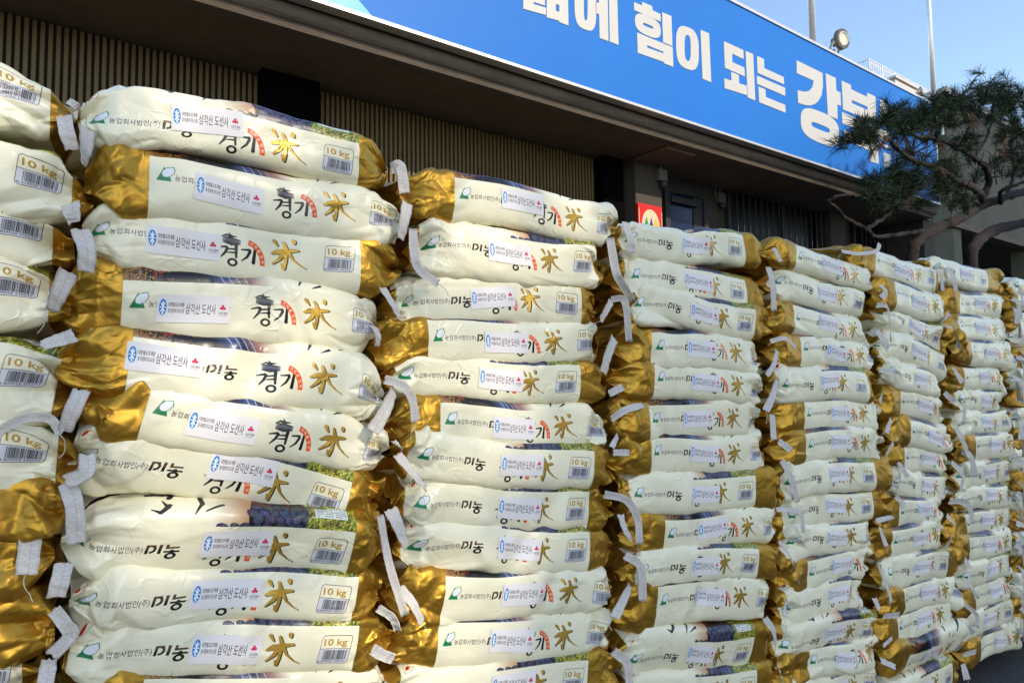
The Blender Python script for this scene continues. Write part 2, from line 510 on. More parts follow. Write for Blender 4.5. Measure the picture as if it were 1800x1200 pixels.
    for p, r in strokes: cv.brush(p, r, lin((28, 22, 14)), 0, .0022, -.0030)
    for p, r in strokes: cv.brush(p, r, lin((196, 156, 62)), 0.55, 0, -.002)
    # weight box with bar code
    s2 = .10; bx, by = .357, -.0235
    cv.rrect(bx, by, bx+.0545, by+.0465, .006, lin((34, 30, 34)), s2); cv.rrect(bx+.0008, by+.0008, bx+.0537, by+.0457, .0054, lin(CREAM), s2)
    cv.poly([(bx+.0008+s2*.005, by+.005), (bx+.0537, by+.005), (bx+.0537+s2*.0245, by+.0245), (bx+.0008+s2*.0245, by+.0245)], lin((206, 206, 212)))
    cv.rrect(bx+.0008, by+.0008, bx+.0537, by+.014, .0054, lin((206, 206, 212)), s2)
    cv.poly([(bx+s2*.0245, by+.0245), (bx+.0543+s2*.0245, by+.0245), (bx+.0543+s2*.0245, by+.0251), (bx+s2*.0245, by+.0251)], lin((34, 30, 34)))
    cv.text('10 kg', bx+.0085, by+.0265, .0145, lin((178, 138, 46)), width=.041, bold=.022)
    x = bx+.0085
    while x < bx+.049:
        w = g.choice([.0004, .0006, .0009, .0013])
        cv.poly([(x+s2*.006, by+.0065), (x+w+s2*.006, by+.0065), (x+w+s2*.0225, by+.0225), (x+s2*.0225, by+.0225)], lin((30, 28, 30)))
        x += w + g.choice([.0004, .0006, .0010])
    cv.text('8 809058 546032', bx+.003, by+.0026, .0032, lin((40, 38, 40)), width=.046)
    # thin crop line, gold ends
    cv.rect(TX0, TY0, 0, TY1, lin(GOLD), 1.0); cv.rect(.4256, TY0, TX1, TY1, lin(GOLD), 1.0)
    return cv.image('film_print')

def sticker_print():
    W, H = .106, .043
    cv = Canvas(0, W, 0, H, 5200, (226, 221, 218))
    bl = lin((58, 142, 200)); wt = lin((232, 236, 242)); dk = lin((62, 40, 56))
    cv.ell((.0085, .0235), .0054, .0125, bl); cv.ell((.0085, .0235), .0046, .0115, lin((30, 116, 186)))
    for a in range(8):
        q = R_(a*45+90)
        cv.brush([(.0085, .0235), (.0085+.0034*math.cos(q), .0235+.0085*math.sin(q))], [.0004, .0010], wt)
    cv.ell((.0085, .0145), .0012, .0022, wt)
    cv.text('대한불교조계종', .0160, .0245, .0068, dk, width=.0225, bold=.012)
    cv.text('호국참회기도도량', .0160, .0150, .0068, dk, width=.0225, bold=.012)
    cv.text('삼각산', .0405, .0135, .0165, dk, width=.0205, bold=.006)
    cv.text('도선사', .0635, .0135, .0165, dk, width=.0205, bold=.006)
    rd = lin((206, 44, 78))
    cv.ell((.0945, .0275), .0020, .0022, rd); cv.ell((.0920, .0238), .0022, .0022, rd); cv.ell((.0970, .0238), .0022, .0022, rd)
    cv.ell((.0945, .0245), .0020, .0020, rd); cv.rect(.0941, .0195, .0949, .0225, lin((120, 130, 120)))
    cv.text('사랑의열매', .0878, .0135, .0048, dk, width=.0140, bold=.005)
    cv.text('사회복지공동모금회', .0888, .0110, .0017, dk, width=.0120)
    return cv.image('sticker_print')

IM_FILM = {'A': film_print('A'), 'B': film_print('B')}; IM_STICK = sticker_print()
bpy.data.objects.remove(_to); 

def film_material(side):
    mt = bpy.data.materials.new('printed_rice_film'); mt.use_nodes = True
    nt = mt.node_tree; N, Lk = nt.nodes, nt.links; bs = N['Principled BSDF']
    im = N.new('ShaderNodeTexImage'); im.image = IM_FILM[side]; im.extension = 'EXTEND'; im.interpolation = 'Cubic'
    uv = N.new('ShaderNodeUVMap'); uv.uv_map = 'UVMap'; Lk.new(uv.outputs[0], im.inputs[0])
    oi = N.new('ShaderNodeObjectInfo')
    tc = N.new('ShaderNodeTexCoord')
    off = N.new('ShaderNodeVectorMath'); off.operation = 'ADD'
    sc = N.new('ShaderNodeVectorMath'); sc.operation = 'SCALE'
    cmb = N.new('ShaderNodeCombineXYZ')
    for i in range(3): Lk.new(oi.outputs['Random'], cmb.inputs[i])
    Lk.new(cmb.outputs[0], sc.inputs[0]); sc.inputs['Scale'].default_value = 37.0
    Lk.new(tc.outputs['Object'], off.inputs[0]); Lk.new(sc.outputs[0], off.inputs[1])
    # faint handling marks and dust
    nz = N.new('ShaderNodeTexNoise'); nz.inputs['Scale'].default_value = 14; nz.inputs['Detail'].default_value = 6
    Lk.new(off.outputs[0], nz.inputs['Vector'])
    rp = N.new('ShaderNodeMapRange'); rp.inputs['From Min'].default_value = .3; rp.inputs['From Max'].default_value = .7
    rp.inputs['To Min'].default_value = .93; rp.inputs['To Max'].default_value = 1.0
    Lk.new(nz.outputs[0], rp.inputs['Value'])
    mx = N.new('ShaderNodeVectorMath'); mx.operation = 'SCALE'
    Lk.new(im.outputs['Color'], mx.inputs[0]); Lk.new(rp.outputs[0], mx.inputs['Scale'])
    Lk.new(mx.outputs[0], bs.inputs['Base Color'])
    mm = N.new('ShaderNodeMath'); mm.operation = 'MULTIPLY'; mm.inputs[1].default_value = 0.82
    Lk.new(im.outputs['Alpha'], mm.inputs[0]); Lk.new(mm.outputs[0], bs.inputs['Metallic'])
    ro = N.new('ShaderNodeMapRange'); ro.inputs['To Min'].default_value = .30; ro.inputs['To Max'].default_value = .43
    Lk.new(im.outputs['Alpha'], ro.inputs['Value']); Lk.new(ro.outputs[0], bs.inputs['Roughness'])
    bs.inputs['Specular IOR Level'].default_value = 0.45
    # crumple bump: soft noise plus sharp creases
    vo = N.new('ShaderNodeTexVoronoi'); vo.feature = 'DISTANCE_TO_EDGE'; vo.inputs['Scale'].default_value = 20
    nz3 = N.new('ShaderNodeTexNoise'); nz3.inputs['Scale'].default_value = 9; nz3.inputs['Detail'].default_value = 3
    Lk.new(off.outputs[0], nz3.inputs['Vector'])
    wv = N.new('ShaderNodeVectorMath'); wv.operation = 'SCALE'; wv.inputs['Scale'].default_value = .18
    Lk.new(nz3.outputs['Color'], wv.inputs[0])
    wa = N.new('ShaderNodeVectorMath'); wa.operation = 'ADD'
    Lk.new(off.outputs[0], wa.inputs[0]); Lk.new(wv.outputs[0], wa.inputs[1]); Lk.new(wa.outputs[0], vo.inputs['Vector'])
    mr = N.new('ShaderNodeMapRange'); mr.inputs['From Max'].default_value = .10; mr.interpolation_type = 'SMOOTHSTEP'
    Lk.new(vo.outputs['Distance'], mr.inputs['Value'])
    nz2 = N.new('ShaderNodeTexNoise'); nz2.inputs['Scale'].default_value = 38; nz2.inputs['Detail'].default_value = 5
    Lk.new(off.outputs[0], nz2.inputs['Vector'])
    ad = N.new('ShaderNodeMath'); ad.operation = 'MULTIPLY_ADD'; ad.inputs[1].default_value = .55
    Lk.new(nz2.outputs[0], ad.inputs[0])
    cr = N.new('ShaderNodeMath'); cr.operation = 'MULTIPLY'
    ms = N.new('ShaderNodeMapRange'); ms.inputs['From Min'].default_value = .48; ms.inputs['From Max'].default_value = .7
    Lk.new(nz.outputs[0], ms.inputs['Value'])
    inv = N.new('ShaderNodeMath'); inv.operation = 'SUBTRACT'; inv.inputs[0].default_value = 1.0; Lk.new(mr.outputs[0], inv.inputs[1])
    Lk.new(inv.outputs[0], cr.inputs[0]); Lk.new(ms.outputs[0], cr.inputs[1]); Lk.new(cr.outputs[0], ad.inputs[2])
    bp = N.new('ShaderNodeBump'); bp.inputs['Strength'].default_value = .55; bp.inputs['Distance'].default_value = .0018
    v2 = N.new('ShaderNodeTexVoronoi'); v2.feature = 'F1'; v2.inputs['Scale'].default_value = 46; Lk.new(wa.outputs[0], v2.inputs['Vector'])
    gm = N.new('ShaderNodeMath'); gm.operation = 'MULTIPLY'; Lk.new(v2.outputs['Distance'], gm.inputs[0]); Lk.new(im.outputs['Alpha'], gm.inputs[1])
    g2 = N.new('ShaderNodeMath'); g2.operation = 'MULTIPLY_ADD'; g2.inputs[1].default_value = 1.5; Lk.new(gm.outputs[0], g2.inputs[0]); Lk.new(ad.outputs[0], g2.inputs[2])
    Lk.new(g2.outputs[0], bp.inputs['Height']); Lk.new(bp.outputs[0], bs.inputs['Normal'])
    return mt

def sticker_material():
    mt = bpy.data.materials.new('paper_sticker'); mt.use_nodes = True
    nt = mt.node_tree; bs = nt.nodes['Principled BSDF']
    im = nt.nodes.new('ShaderNodeTexImage'); im.image = IM_STICK; im.extension = 'EXTEND'; im.interpolation = 'Cubic'
    nt.links.new(im.outputs['Color'], bs.inputs['Base Color'])
    bs.inputs['Roughness'].default_value = .6; bs.inputs['Specular IOR Level'].default_value = .3
    return mt

def tape_material():
    mt = bpy.data.materials.new('crepe_tape'); mt.use_nodes = True
    nt = mt.node_tree; N, Lk = nt.nodes, nt.links; bs = N['Principled BSDF']
    uv = N.new('ShaderNodeUVMap'); uv.uv_map = 'UVMap'
    sp = N.new('ShaderNodeSeparateXYZ'); Lk.new(uv.outputs[0], sp.inputs[0])
    # stitch thread: dashes along the middle of the tape (u in metres along, v across -1..1)
    fr = N.new('ShaderNodeMath'); fr.operation = 'FRACT'
    k = N.new('ShaderNodeMath'); k.operation = 'MULTIPLY'; k.inputs[1].default_value = 120
    Lk.new(sp.outputs[0], k.inputs[0]); Lk.new(k.outputs[0], fr.inputs[0])
    d1 = N.new('ShaderNodeMath'); d1.operation = 'LESS_THAN'; d1.inputs[1].default_value = .72; Lk.new(fr.outputs[0], d1.inputs[0])
    ab = N.new('ShaderNodeMath'); ab.operation = 'ABSOLUTE'
    sb = N.new('ShaderNodeMath'); sb.operation = 'SUBTRACT'; sb.inputs[1].default_value = -.12; Lk.new(sp.outputs[1], sb.inputs[0]); Lk.new(sb.outputs[0], ab.inputs[0])
    d2 = N.new('ShaderNodeMath'); d2.operation = 'LESS_THAN'; d2.inputs[1].default_value = .04; Lk.new(ab.outputs[0], d2.inputs[0])
    st = N.new('ShaderNodeMath'); st.operation = 'MULTIPLY'; Lk.new(d1.outputs[0], st.inputs[0]); Lk.new(d2.outputs[0], st.inputs[1])
    mp = N.new('ShaderNodeMapping'); mp.inputs['Scale'].default_value = (420, 1.6, 1); Lk.new(uv.outputs[0], mp.inputs[0])
    nz = N.new('ShaderNodeTexNoise'); nz.inputs['Scale'].default_value = 1.0; nz.inputs['Detail'].default_value = 4; Lk.new(mp.outputs[0], nz.inputs['Vector'])
    cr = N.new('ShaderNodeValToRGB'); cr.color_ramp.elements[0].position = .3; cr.color_ramp.elements[0].color = (.47,.435,.395,1)
    cr.color_ramp.elements[1].position = .7; cr.color_ramp.elements[1].color = (.64,.60,.55,1); Lk.new(nz.outputs[0], cr.inputs[0])
    mx = N.new('ShaderNodeMix'); mx.data_type = 'RGBA'; mx.inputs['B'].default_value = (.22,.20,.20,1)
    fm = N.new('ShaderNodeMath'); fm.operation = 'MULTIPLY'; fm.inputs[1].default_value = .5; Lk.new(st.outputs[0], fm.inputs[0])
    Lk.new(fm.outputs[0], mx.inputs['Factor']); Lk.new(cr.outputs[0], mx.inputs['A']); Lk.new(mx.outputs['Result'], bs.inputs['Base Color'])
    bs.inputs['Roughness'].default_value = .85; bs.inputs['Specular IOR Level'].default_value = .2
    sm = N.new('ShaderNodeMath'); sm.operation = 'SUBTRACT'; Lk.new(nz.outputs[0], sm.inputs[0]); Lk.new(st.outputs[0], sm.inputs[1])
    bp = N.new('ShaderNodeBump'); bp.inputs['Strength'].default_value = .45; bp.inputs['Distance'].default_value = .0007
    Lk.new(sm.outputs[0], bp.inputs['Height']); Lk.new(bp.outputs[0], bs.inputs['Normal'])
    return mt
M['filmA'] = film_material('A'); M['filmB'] = film_material('B'); M['thread'] = mat('sewing_thread', (.5,.46,.38), .9, noise=.1, nscale=200); M['sticker'] = sticker_material(); M['tape'] = tape_material()

# ------------------------------------------------------------------ ground
mb = MB(); mb.add([(-400,-400,0),(900,-400,0),(900,900,0),(-400,900,0)], [(0,1,2,3)])
tag(mb.build('ground', M['asphalt']), kind='structure')

M['bounce'] = mat('pale_bounce_ground', (0.22,0.205,0.18), 0.9, noise=0.15, nscale=1.5, bump=0.2, bscale=30)
mb = MB(); mb.add([(-60,-70,.004),(90,-70,.004),(90,-1.2,.004),(-60,-1.2,.004)], [(0,1,2,3)])  # pale sheet added behind the camera to bounce sunlight up onto the bags
tag(mb.build('bounce_sheet', M['bounce']), kind='structure')
# ------------------------------------------------------------------ bank building
YW, YF = 4.6, 3.78
HS = (fp(565,161.7,YW).z + fp(100,42,YW).z + fp(1050,275,YW).z)/3          # soffit height
XL = -7.0
bld = empty('bank_building', (3, YW, 0), 'beige bank building with ribbed cladding under a deep dark overhang behind the pile', 'building')
XP0, XP1 = fp(1118,360,4.376).x, fp(1161,340,4.376).x                        # pillar with the red sign
XE = fp(1652,361,YF).x                                                       # right end of the overhang
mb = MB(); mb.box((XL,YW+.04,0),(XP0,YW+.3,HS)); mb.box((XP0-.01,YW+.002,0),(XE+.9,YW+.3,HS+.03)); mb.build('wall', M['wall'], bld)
pitch = fp(82,50,YW).x - fp(67.7,50,YW).x
KX0, KX1 = fp(460,121,4.49).x, fp(562,149,4.49).x
KX2, KX3 = fp(1060,273,4.49).x, fp(1094.5,281,4.49).x
for a, b in ((XL, KX0), (KX1, KX2)):
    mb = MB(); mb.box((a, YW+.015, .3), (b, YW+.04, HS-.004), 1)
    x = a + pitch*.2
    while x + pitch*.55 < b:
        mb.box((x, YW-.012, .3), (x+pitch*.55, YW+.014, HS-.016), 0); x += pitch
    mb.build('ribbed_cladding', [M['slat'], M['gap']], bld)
mb = MB(); mb.box((KX0,4.49,0),(KX1,YW+.038,HS-.003)); mb.build('black_panel', M['black'], bld)
mb = MB(); mb.box((KX2,4.49,0),(KX3,YW+.038,HS-.003)); mb.build('black_panel', M['black'], bld)
mb = MB(); mb.box((XP0,4.376,0),(XP1+.02,YW,HS-.002)); mb.build('pillar', M['wall'], bld, bevel=.006)
# soffit, front beam with a rolled lip, cross beam
ZB = (fp(1050,156.7,YF).z + fp(1450,295.7,YF).z + fp(700,44,YF).z)/3         # banner bottom
ZT = (fp(1350,35.75,YF).z + fp(1607.5,170,YF).z)/2                           # banner top
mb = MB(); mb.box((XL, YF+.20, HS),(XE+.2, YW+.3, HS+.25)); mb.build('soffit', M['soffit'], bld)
mb = MB()
zc = (HS+ZB)/2
prof = [(YF+.02, ZB+.002), (YF+.02, ZB-.03)]
for k in range(9):
    a = math.pi/2 + math.pi*k/8*.95
    prof.append((YF+.085+.05*math.cos(a), zc-.005+.055*math.sin(a)))
prof += [(YF+.10, HS-.012), (YF+.198, HS-.012), (YF+.198, ZB+.2), (YF+.06, ZB+.2)]
n = len(prof)
vs = [(XL, y, z) for y, z in prof] + [(XE+.02, y, z) for y, z in prof]
mb.add(vs, [tuple(range(n)), tuple(range(2*n-1, n-1, -1))] + [(i, i+n, (i+1) % n+n, (i+1) % n) for i in range(n)])
mb.build('front_beam', M['beam'], bld, fix=True)
XC1 = fp(1166,286,4.376).x; ZC = fp(1130,286,4.376).z
mb = MB(); mb.box((XP0+.004, YF+.199, ZC),(XC1, 4.376, HS-.001)); mb.build('cross_beam', M['soffit'], bld, bevel=.008)
mb = MB(); mb.box((XL, YF+.06, ZB+.21),(XE, YF+.25, ZT-.05)); mb.box((XL, YF+.25, ZT-.15),(XE, 12, ZT-.10)); mb.build('roof', M['beam'], bld)
# door
X0, X1, ZD = fp(1163,340,YW).x, fp(1238,337,YW).x, fp(1205,328,YW).z
door = empty('door', (X0, YW, 0), None, None); door.parent = bld; door.location = Vector((X0, YW, 0)) - bld.location
t = .07
mb = MB(); mb.box((X0,YW-.05,.05),(X0+t,YW+.001,ZD)); mb.box((X1-t,YW-.05,.05),(X1,YW+.001,ZD)); mb.box((X0+t,YW-.048,ZD-t*1.6),(X1-t,YW+.001,ZD-.001))
mb.build('door_frame', M['darkmetal'], door, bevel=.004)
mb = MB(); mb.box((X0+t,YW-.02,.05),(X1-t-.16,YW-.004,ZD-t*1.6)); mb.build('door_glass', M['doorblue'], door)
mb = MB(); mb.box((X1-t-.158,YW-.03,.05),(X1-t-.002,YW-.004,ZD-t*1.6)); mb.box((X0+t,YW-.07,ZD-.22),(X1-.2,YW-.03,ZD-.16)); mb.build('door_stile', M['darkmetal'], door)
# barred windows
def window(xa, xb, ytop, zb=1.6):
    A, B = fp(xa, ytop, YW).x, fp(xb, ytop, YW).x; Z = fp(xa, ytop, YW).z
    w = empty('window', (A, YW, zb), None, None); w.parent = bld; w.location = Vector((A, YW, zb)) - bld.location
    mb = MB(); mb.box((A,YW-.012,zb),(B,YW-.001,Z)); mb.build('pane', M['glass'], w)
    mb = MB()
    for a, b, c, d in ((A-.05,A,zb-.05,Z+.05),(B,B+.05,zb-.05,Z+.05),(A,B,Z,Z+.05),(A,B,zb-.05,zb)): mb.box((a,YW-.05,c),(b,YW+.001,d))
    mid = (A+B)/2; mb.box((mid-.025,YW-.04,zb),(mid+.025,YW-.013,Z)); mb.box((A,YW-.036,(Z+zb)/2+.1),(B,YW-.013,(Z+zb)/2+.15)); mb.build('window_frame', M['darkmetal'], w)
    mb = MB(); nb = int((B-A)/.11)
    for i in range(nb+1):
        x = A+(B-A)*i/nb; mb.tube([(x,YW-.13,zb-.03),(x,YW-.13,Z+.02)], .008, 6)
    for z in (zb+.1, (zb+Z)/2, Z-.06): mb.box((A-.02,YW-.125,z),(B+.02,YW-.117,z+.02))
    mb.build('window_grille', M['darkmetal'], w)
window(1277, 1448, 322); window(1496, 1592, 372)
mb = MB(); mb.box((fp(1458,350,4.42).x,4.42,0),(fp(1485,350,4.42).x,YW,HS-.002)); mb.build('pillar', M['wall'], bld, bevel=.006)
mb = MB(); mb.box((XE+.02, 4.0, 0),(XE+.35, YW+.28, ZT-.12)); mb.build('end_pillar', M['wall'], bld, bevel=.006)
mb = MB(); pts = [fp(1262,261,4.57), fp(1258,300,4.57), fp(1257,345,4.57)]; mb.tube(pts, .012, 6)
mb.tube([fp(1262,262,4.57), fp(1360,300,4.57), fp(1455,330,4.57), fp(1461,345,4.57), fp(1460,375,4.57)], .010, 6); mb.build('conduit', M['plastic'], bld)

# junction box and cameras on the wall
def wall_camera(px, py, Y, label, s=1.0):
    p = fp(px, py, Y)
    e = empty('security_camera', p, label, 'security camera')
    mb = MB(); mb.box((p.x-.10*s,Y-.12*s,p.z-.10*s),(p.x+.10*s,Y-.001,p.z+.11*s)); mb.build('junction_box', M['plastic'], e, bevel=.008)
    mb = MB(); mb.lathe((p.x+.02*s,Y-.09*s,p.z-.10*s),(0,0,-1),[(0,.05*s),(.03*s,.07*s),(.07*s,.07*s),(.11*s,.055*s),(.135*s,.025*s),(.14*s,0.001)],16); mb.build('camera_dome', M['darkmetal'], e, smooth=True)
    mb = MB(); mb.tube([(p.x,Y-.03,p.z+.105*s),(p.x,Y-.03,p.z+.30*s)], .012, 8); mb.build('cable_duct', M['plastic'], e)
wall_camera(1158, 311, 4.376, 'grey junction box with dark camera on the pillar above the red sign', .55)
wall_camera(1262, 350, YW, 'grey wall camera on a conduit between the door and barred window', .55)

# small red sign with three peaks
YS = 4.376
A, B = fp(1119.5,380,YS-.02), fp(1161,380,YS-.02); zt = fp(1130,359,YS-.02).z; wS = B.x-A.x
sg = empty('red_sign', (A.x, YS-.02, zt-wS*1.25), 'small red square sign with cream disc and three coloured peaks on the pillar', 'sign')
mb = MB(); mb.box((A.x,YS-.04,zt-wS*1.25),(B.x,YS-.003,zt)); mb.build('panel', M['red'], sg, bevel=.003)
cx, cz = (A.x+B.x)/2, zt-wS*.62
mb = MB(); mb.prism([(cx+wS*.37*math.cos(R_(a)),YS-.0405,cz+wS*.48*math.sin(R_(a))) for a in range(0,360,9)], (0,-.003,0)); mb.build('disc', M['cream'], sg, fix=True)
for mt, k, w in (('green',-.20,.17),('navy',0,.14),('amber',.20,.19)):
    mb = MB(); x = cx+wS*k
    mb.prism([(x-wS*w*.75,YS-.044,cz-wS*.10),(x+wS*w*.75,YS-.044,cz-wS*.10),(x+wS*.02,YS-.044,cz+wS*.24)], (0,-.003,0)); mb.build('peak', M[mt], sg, fix=True)
for x in (A.x+.004, B.x-.012):
    mb = MB(); mb.box((x,YS-.043,zt-wS*1.25),(x+.008,YS-.0402,zt-.05)); mb.build('edge_trim', M['cream'], sg)

# ------------------------------------------------------------------ the blue banner sign
YB = YF - .05
sgn = empty('banner_sign', (2, YB, ZB), 'huge blue fascia sign with bold white Korean lettering along the overhang edge', 'sign')
XB1 = fp(1651,361,YB).x
ZB2 = (fp(1050,156.7,YB).z + fp(1450,295.7,YB).z + fp(700,44,YB).z)/3
ZT2 = (fp(1350,35.75,YB).z + fp(1607.5,170,YB).z)/2
mb = MB(); mb.box((XL,YB,ZB2),(XB1,YB+.06,ZT2)); mb.build('panel', M['banner'], sgn)
mb = MB()
mb.box((XL,YB-.012,ZB2-.022),(XB1+.02,YB+.07,ZB2-.0005)); mb.box((XL,YB-.012,ZT2+.0005),(XB1+.02,YB+.07,ZT2+.03)); mb.box((XB1+.0005,YB-.01,ZB2),(XB1+.02,YB+.068,ZT2))
mb.build('trim', M['alu'], sgn)
a, b = fp(655,27,YB), fp(632,0,YB)
sl_ = (b.x-a.x)/(b.z-a.z); a.z = ZB2+.003; zz = ZT2-.01
mb = MB(); mb.prism([(a.x-1.6,YB-.001,a.z),(a.x,YB-.001,a.z),(a.x+sl_*(zz-a.z),YB-.001,zz),(a.x-1.6,YB-.001,zz)], (0,-.002,0)); mb.build('cyan_corner', M['cyan'], sgn, fix=True)
def z2(p): return [(x/3+850, y/3) for x, y in p]
def z3(p): return [(x/8+1100, y/8) for x, y in p]
def z4(p): return [(x/7.06+1250, y/7.06+50) for x, y in p]
def z5(p): return [(x/5.4545+1380, y/5.4545+90) for x, y in p]
def z1(p): return [(x/7.5+900, y/7.5) for x, y in p]
LET = []
def letter(polys, holes=()):
    LET.append((polys, holes))
# left, cut by the picture edge: the lower half of a syllable, then 에
letter([z1([(148,-160),(432,-75),(432,80),(284,30),(284,60),(447,108),(447,205),(148,120)])])
letter([z1([(455,-160),(735,-75),(743,342),(622,297),(622,278),(457,235)])], [z1([(575,58),(622,75),(622,162),(575,150)])])
letter([z1([(250,-590),(330,-560),(345,-420),(455,-270),(430,-205),(300,-330),(170,-290),(150,-370),(240,-450)])])
letter([z1([(560,-560),(650,-530),(655,-400),(720,-375),(720,-290),(655,-315),(660,-175),(565,-210)])])
def oval(cx, cy, rx, ry, k, n=48, p=2.6, sq=0.0):
    out = []
    for i in range(n):
        a = 2*math.pi*i/n
        c, s = math.cos(a), math.sin(a)
        x = rx*math.copysign(abs(c)**(2/p), c); y = ry*math.copysign(abs(s)**(2/p), s)
        out.append((cx+x, cy+y+k*x))
    return out
letter([z1(oval(966,70,143,325,.36,p=3.2))], [z1(oval(970,85,25,190,.36,p=3.2))])
letter([z1([(1105,-140),(1150,-120),(1150,-300),(1255,-255),(1270,548),(1155,505),(1147,195),(1105,177),(1100,28),(1143,48),(1143,0),(1105,-20)])])
letter([z1([(1270,-260),(1380,-210),(1403,598),(1288,553)])])
letter([z3([(112,33),(228,83),(228,30),(370,93),(373,148),(487,205),(490,310),(116,147)])])
letter([z3(oval(308,368,181,140,.42,p=2.7))], [z3(oval(310,368,72,20,.42,p=3.5))])
letter([z3([(508,175),(640,232),(655,655),(522,598)])])
letter([z3([(157,463),(657,670),(667,945),(536,895),(533,876),(167,748)])], [z3([(298,640),(528,735),(528,757),(300,675)])])
letter([z3(oval(865,680,160,295,.36,p=2.9))], [z3(oval(868,680,43,180,.36,p=2.9))])
letter([z3([(1048,422),(1170,475),(1200,1162),(1078,1112)])])
letter([z4([(155,162),(398,272),(402,384),(260,318),(262,422),(412,490),(416,600),(170,492)])])
letter([z4([(247,540),(342,582),(345,684),(440,715),(444,832),(167,745),(162,622),(250,652)])])
letter([z4([(425,282),(520,322),(547,898),(452,860)])])
letter([z4([(566,344),(654,382),(659,497),(900,607),(904,698),(576,556)])])
letter([z4([(564,588),(916,740),(919,842),(568,690)])])
letter([z4([(585,724),(672,760),(678,854),(918,952),(924,1050),(594,918)])])
letter([z5([(108,90),(358,212),(362,330),(350,420),(322,475),(285,508),(240,523),(190,518),(125,498),(118,374),(160,388),(200,392),(235,378),(262,345),(272,285),(112,214)])])
letter([z5([(387,213),(484,260),(490,378),(530,400),(535,526),(500,513),(502,655),(410,615)])])
letter([z5(oval(333,730,184,150,.40,p=2.9))], [z5(oval(340,732,88,26,.40,p=3.6))])
letter([z5([(540,284),(630,326),(633,368),(785,440),(785,400),(865,437),(876,690),(555,560)])], [z5([(638,470),(790,535),(790,567),(640,500)])])
letter([z5([(543,584),(985,775),(985,870),(548,692)])])
letter([z5([(565,756),(985,905),(1008,945),(895,905),(897,1083),(818,1057),(815,955),(568,855)])])
letter([z5([(910,466),(988,502),(992,700),(915,665)])])
letter([z5([(942,970),(1008,995),(1010,1130),(945,1105)])])
for polys, holes in LET:
    bm = bmesh.new()
    loops = []
    for ply in list(polys)+list(holes):
        vs = [bm.verts.new(fp(x, y, YB-.002)) for x, y in ply]
        loops += [bm.edges.new((vs[i], vs[(i+1) % len(vs)])) for i in range(len(vs))]
    bmesh.ops.triangle_fill(bm, use_beauty=True, use_dissolve=False, edges=loops, normal=(0,-1,0))
    for v in bm.verts: v.co.y = YB-.002; v.co -= sgn.location; v.co.z = min(v.co.z, ZT2-.02-sgn.location.z)
    me = bpy.data.meshes.new('letter'); bm.to_mesh(me); bm.free()
    o = mesh_obj('letter', me, M['letter'], sgn)
    md = o.modifiers.new('thickness', 'SOLIDIFY'); md.thickness = .004; md.offset = 0

# ------------------------------------------------------------------ on the roof
def flagpole(xb, yb, xt, yt, Y, label):
    b = fp(xb, yb, Y); b.z = ZT-.12
    e = empty('flagpole', b, label, 'flagpole', 'flagpoles on the bank roof')
    mb = MB(); mb.tube([b, b+Vector((0,0,2.2)), b+Vector((0,0,5.0))], [.038,.034,.028], 16); mb.build('pole', M['steel'], e, smooth=True)
    mb = MB(); mb.box((b.x-.09,b.y-.09,b.z),(b.x+.09,b.y+.09,b.z+.03)); mb.build('base_plate', M['darkmetal'], e)
    mb = MB(); mb.lathe(b+Vector((0,0,5.0)), (0,0,1), [(0,.03),(.03,.05),(.07,.05),(.10,.02),(.11,.001)], 12); mb.build('finial', M['brass'], e, smooth=True)
flagpole(1429, 77, 1424, 0, 4.1, 'pale steel flagpole on the roof beside the floodlight')
flagpole(1641, 163, 1631, 0, 4.3, 'pale steel flagpole rising behind the two horn loudspeakers')

pF = fp(1466, 88, 3.9); cF = fp(1481, 69, 3.86)
fl = empty('floodlight', pF, 'round floodlight with finned rim on a bracket above the blue sign', 'floodlight')
s = (cF - CAM).dot(fwd)/FPX
aim = (-lev_f*.85 + lev_r*.45 - UP*.10).normalized()
mb = MB(); mb.lathe(cF, aim, [(-.052*1,.001),(-.05,13*s),(-.02,15*s),(0,16.0*s)], 28); mb.build('housing', M['finmetal'], fl, smooth=True)
mb = MB(); ax = aim.orthogonal().normalized(); ay = aim.cross(ax)
for k in range(30):
    q = 2*math.pi*k/30; d = ax*math.cos(q)+ay*math.sin(q); tt = aim.cross(d)
    mb.obox(cF+d*15*s+aim*(-.012), d*2.6*s, tt*.6*s, aim*.026)
mb.build('cooling_fins', M['finmetal'], fl)
mb = MB(); mb.lathe(cF, aim, [(.0,12.6*s),(.016,12.4*s),(.018,10.2*s),(.010,9.6*s)], 28); mb.build('rim', M['letter'], fl, smooth=True)
mb = MB(); mb.lathe(cF, aim, [(.009,9.8*s),(.011,.001)], 28); mb.build('lens', M['lens'], fl, smooth=True)
mb = MB(); mb.lathe(cF-aim*.05, -aim, [(0,8*s),(.07,7.5*s),(.075,.001)], 16); mb.build('driver', M['darkmetal'], fl, smooth=True)
for k in (-1, 1):
    base = pF + Vector((.085*k, 0, -.02)); topp = cF + ax*0 + Vector((.085*k, 0, 0)) - aim*.06
    mb = MB(); dv = (topp-base); mb.obox((base+topp)/2, dv/2, Vector((.008,0,0)), dv.cross(Vector((1,0,0))).normalized()*.016); mb.build('arm', M['frame'], fl)
mb = MB(); mb.box((pF.x-.16,pF.y-.05,ZT2+.03),(pF.x+.12,pF.y+.05,ZT2+.055)); mb.box((pF.x-.02,pF.y-.02,ZT2+.055),(pF.x+.02,pF.y+.02,pF.z)); mb.build('base', M['frame'], fl)

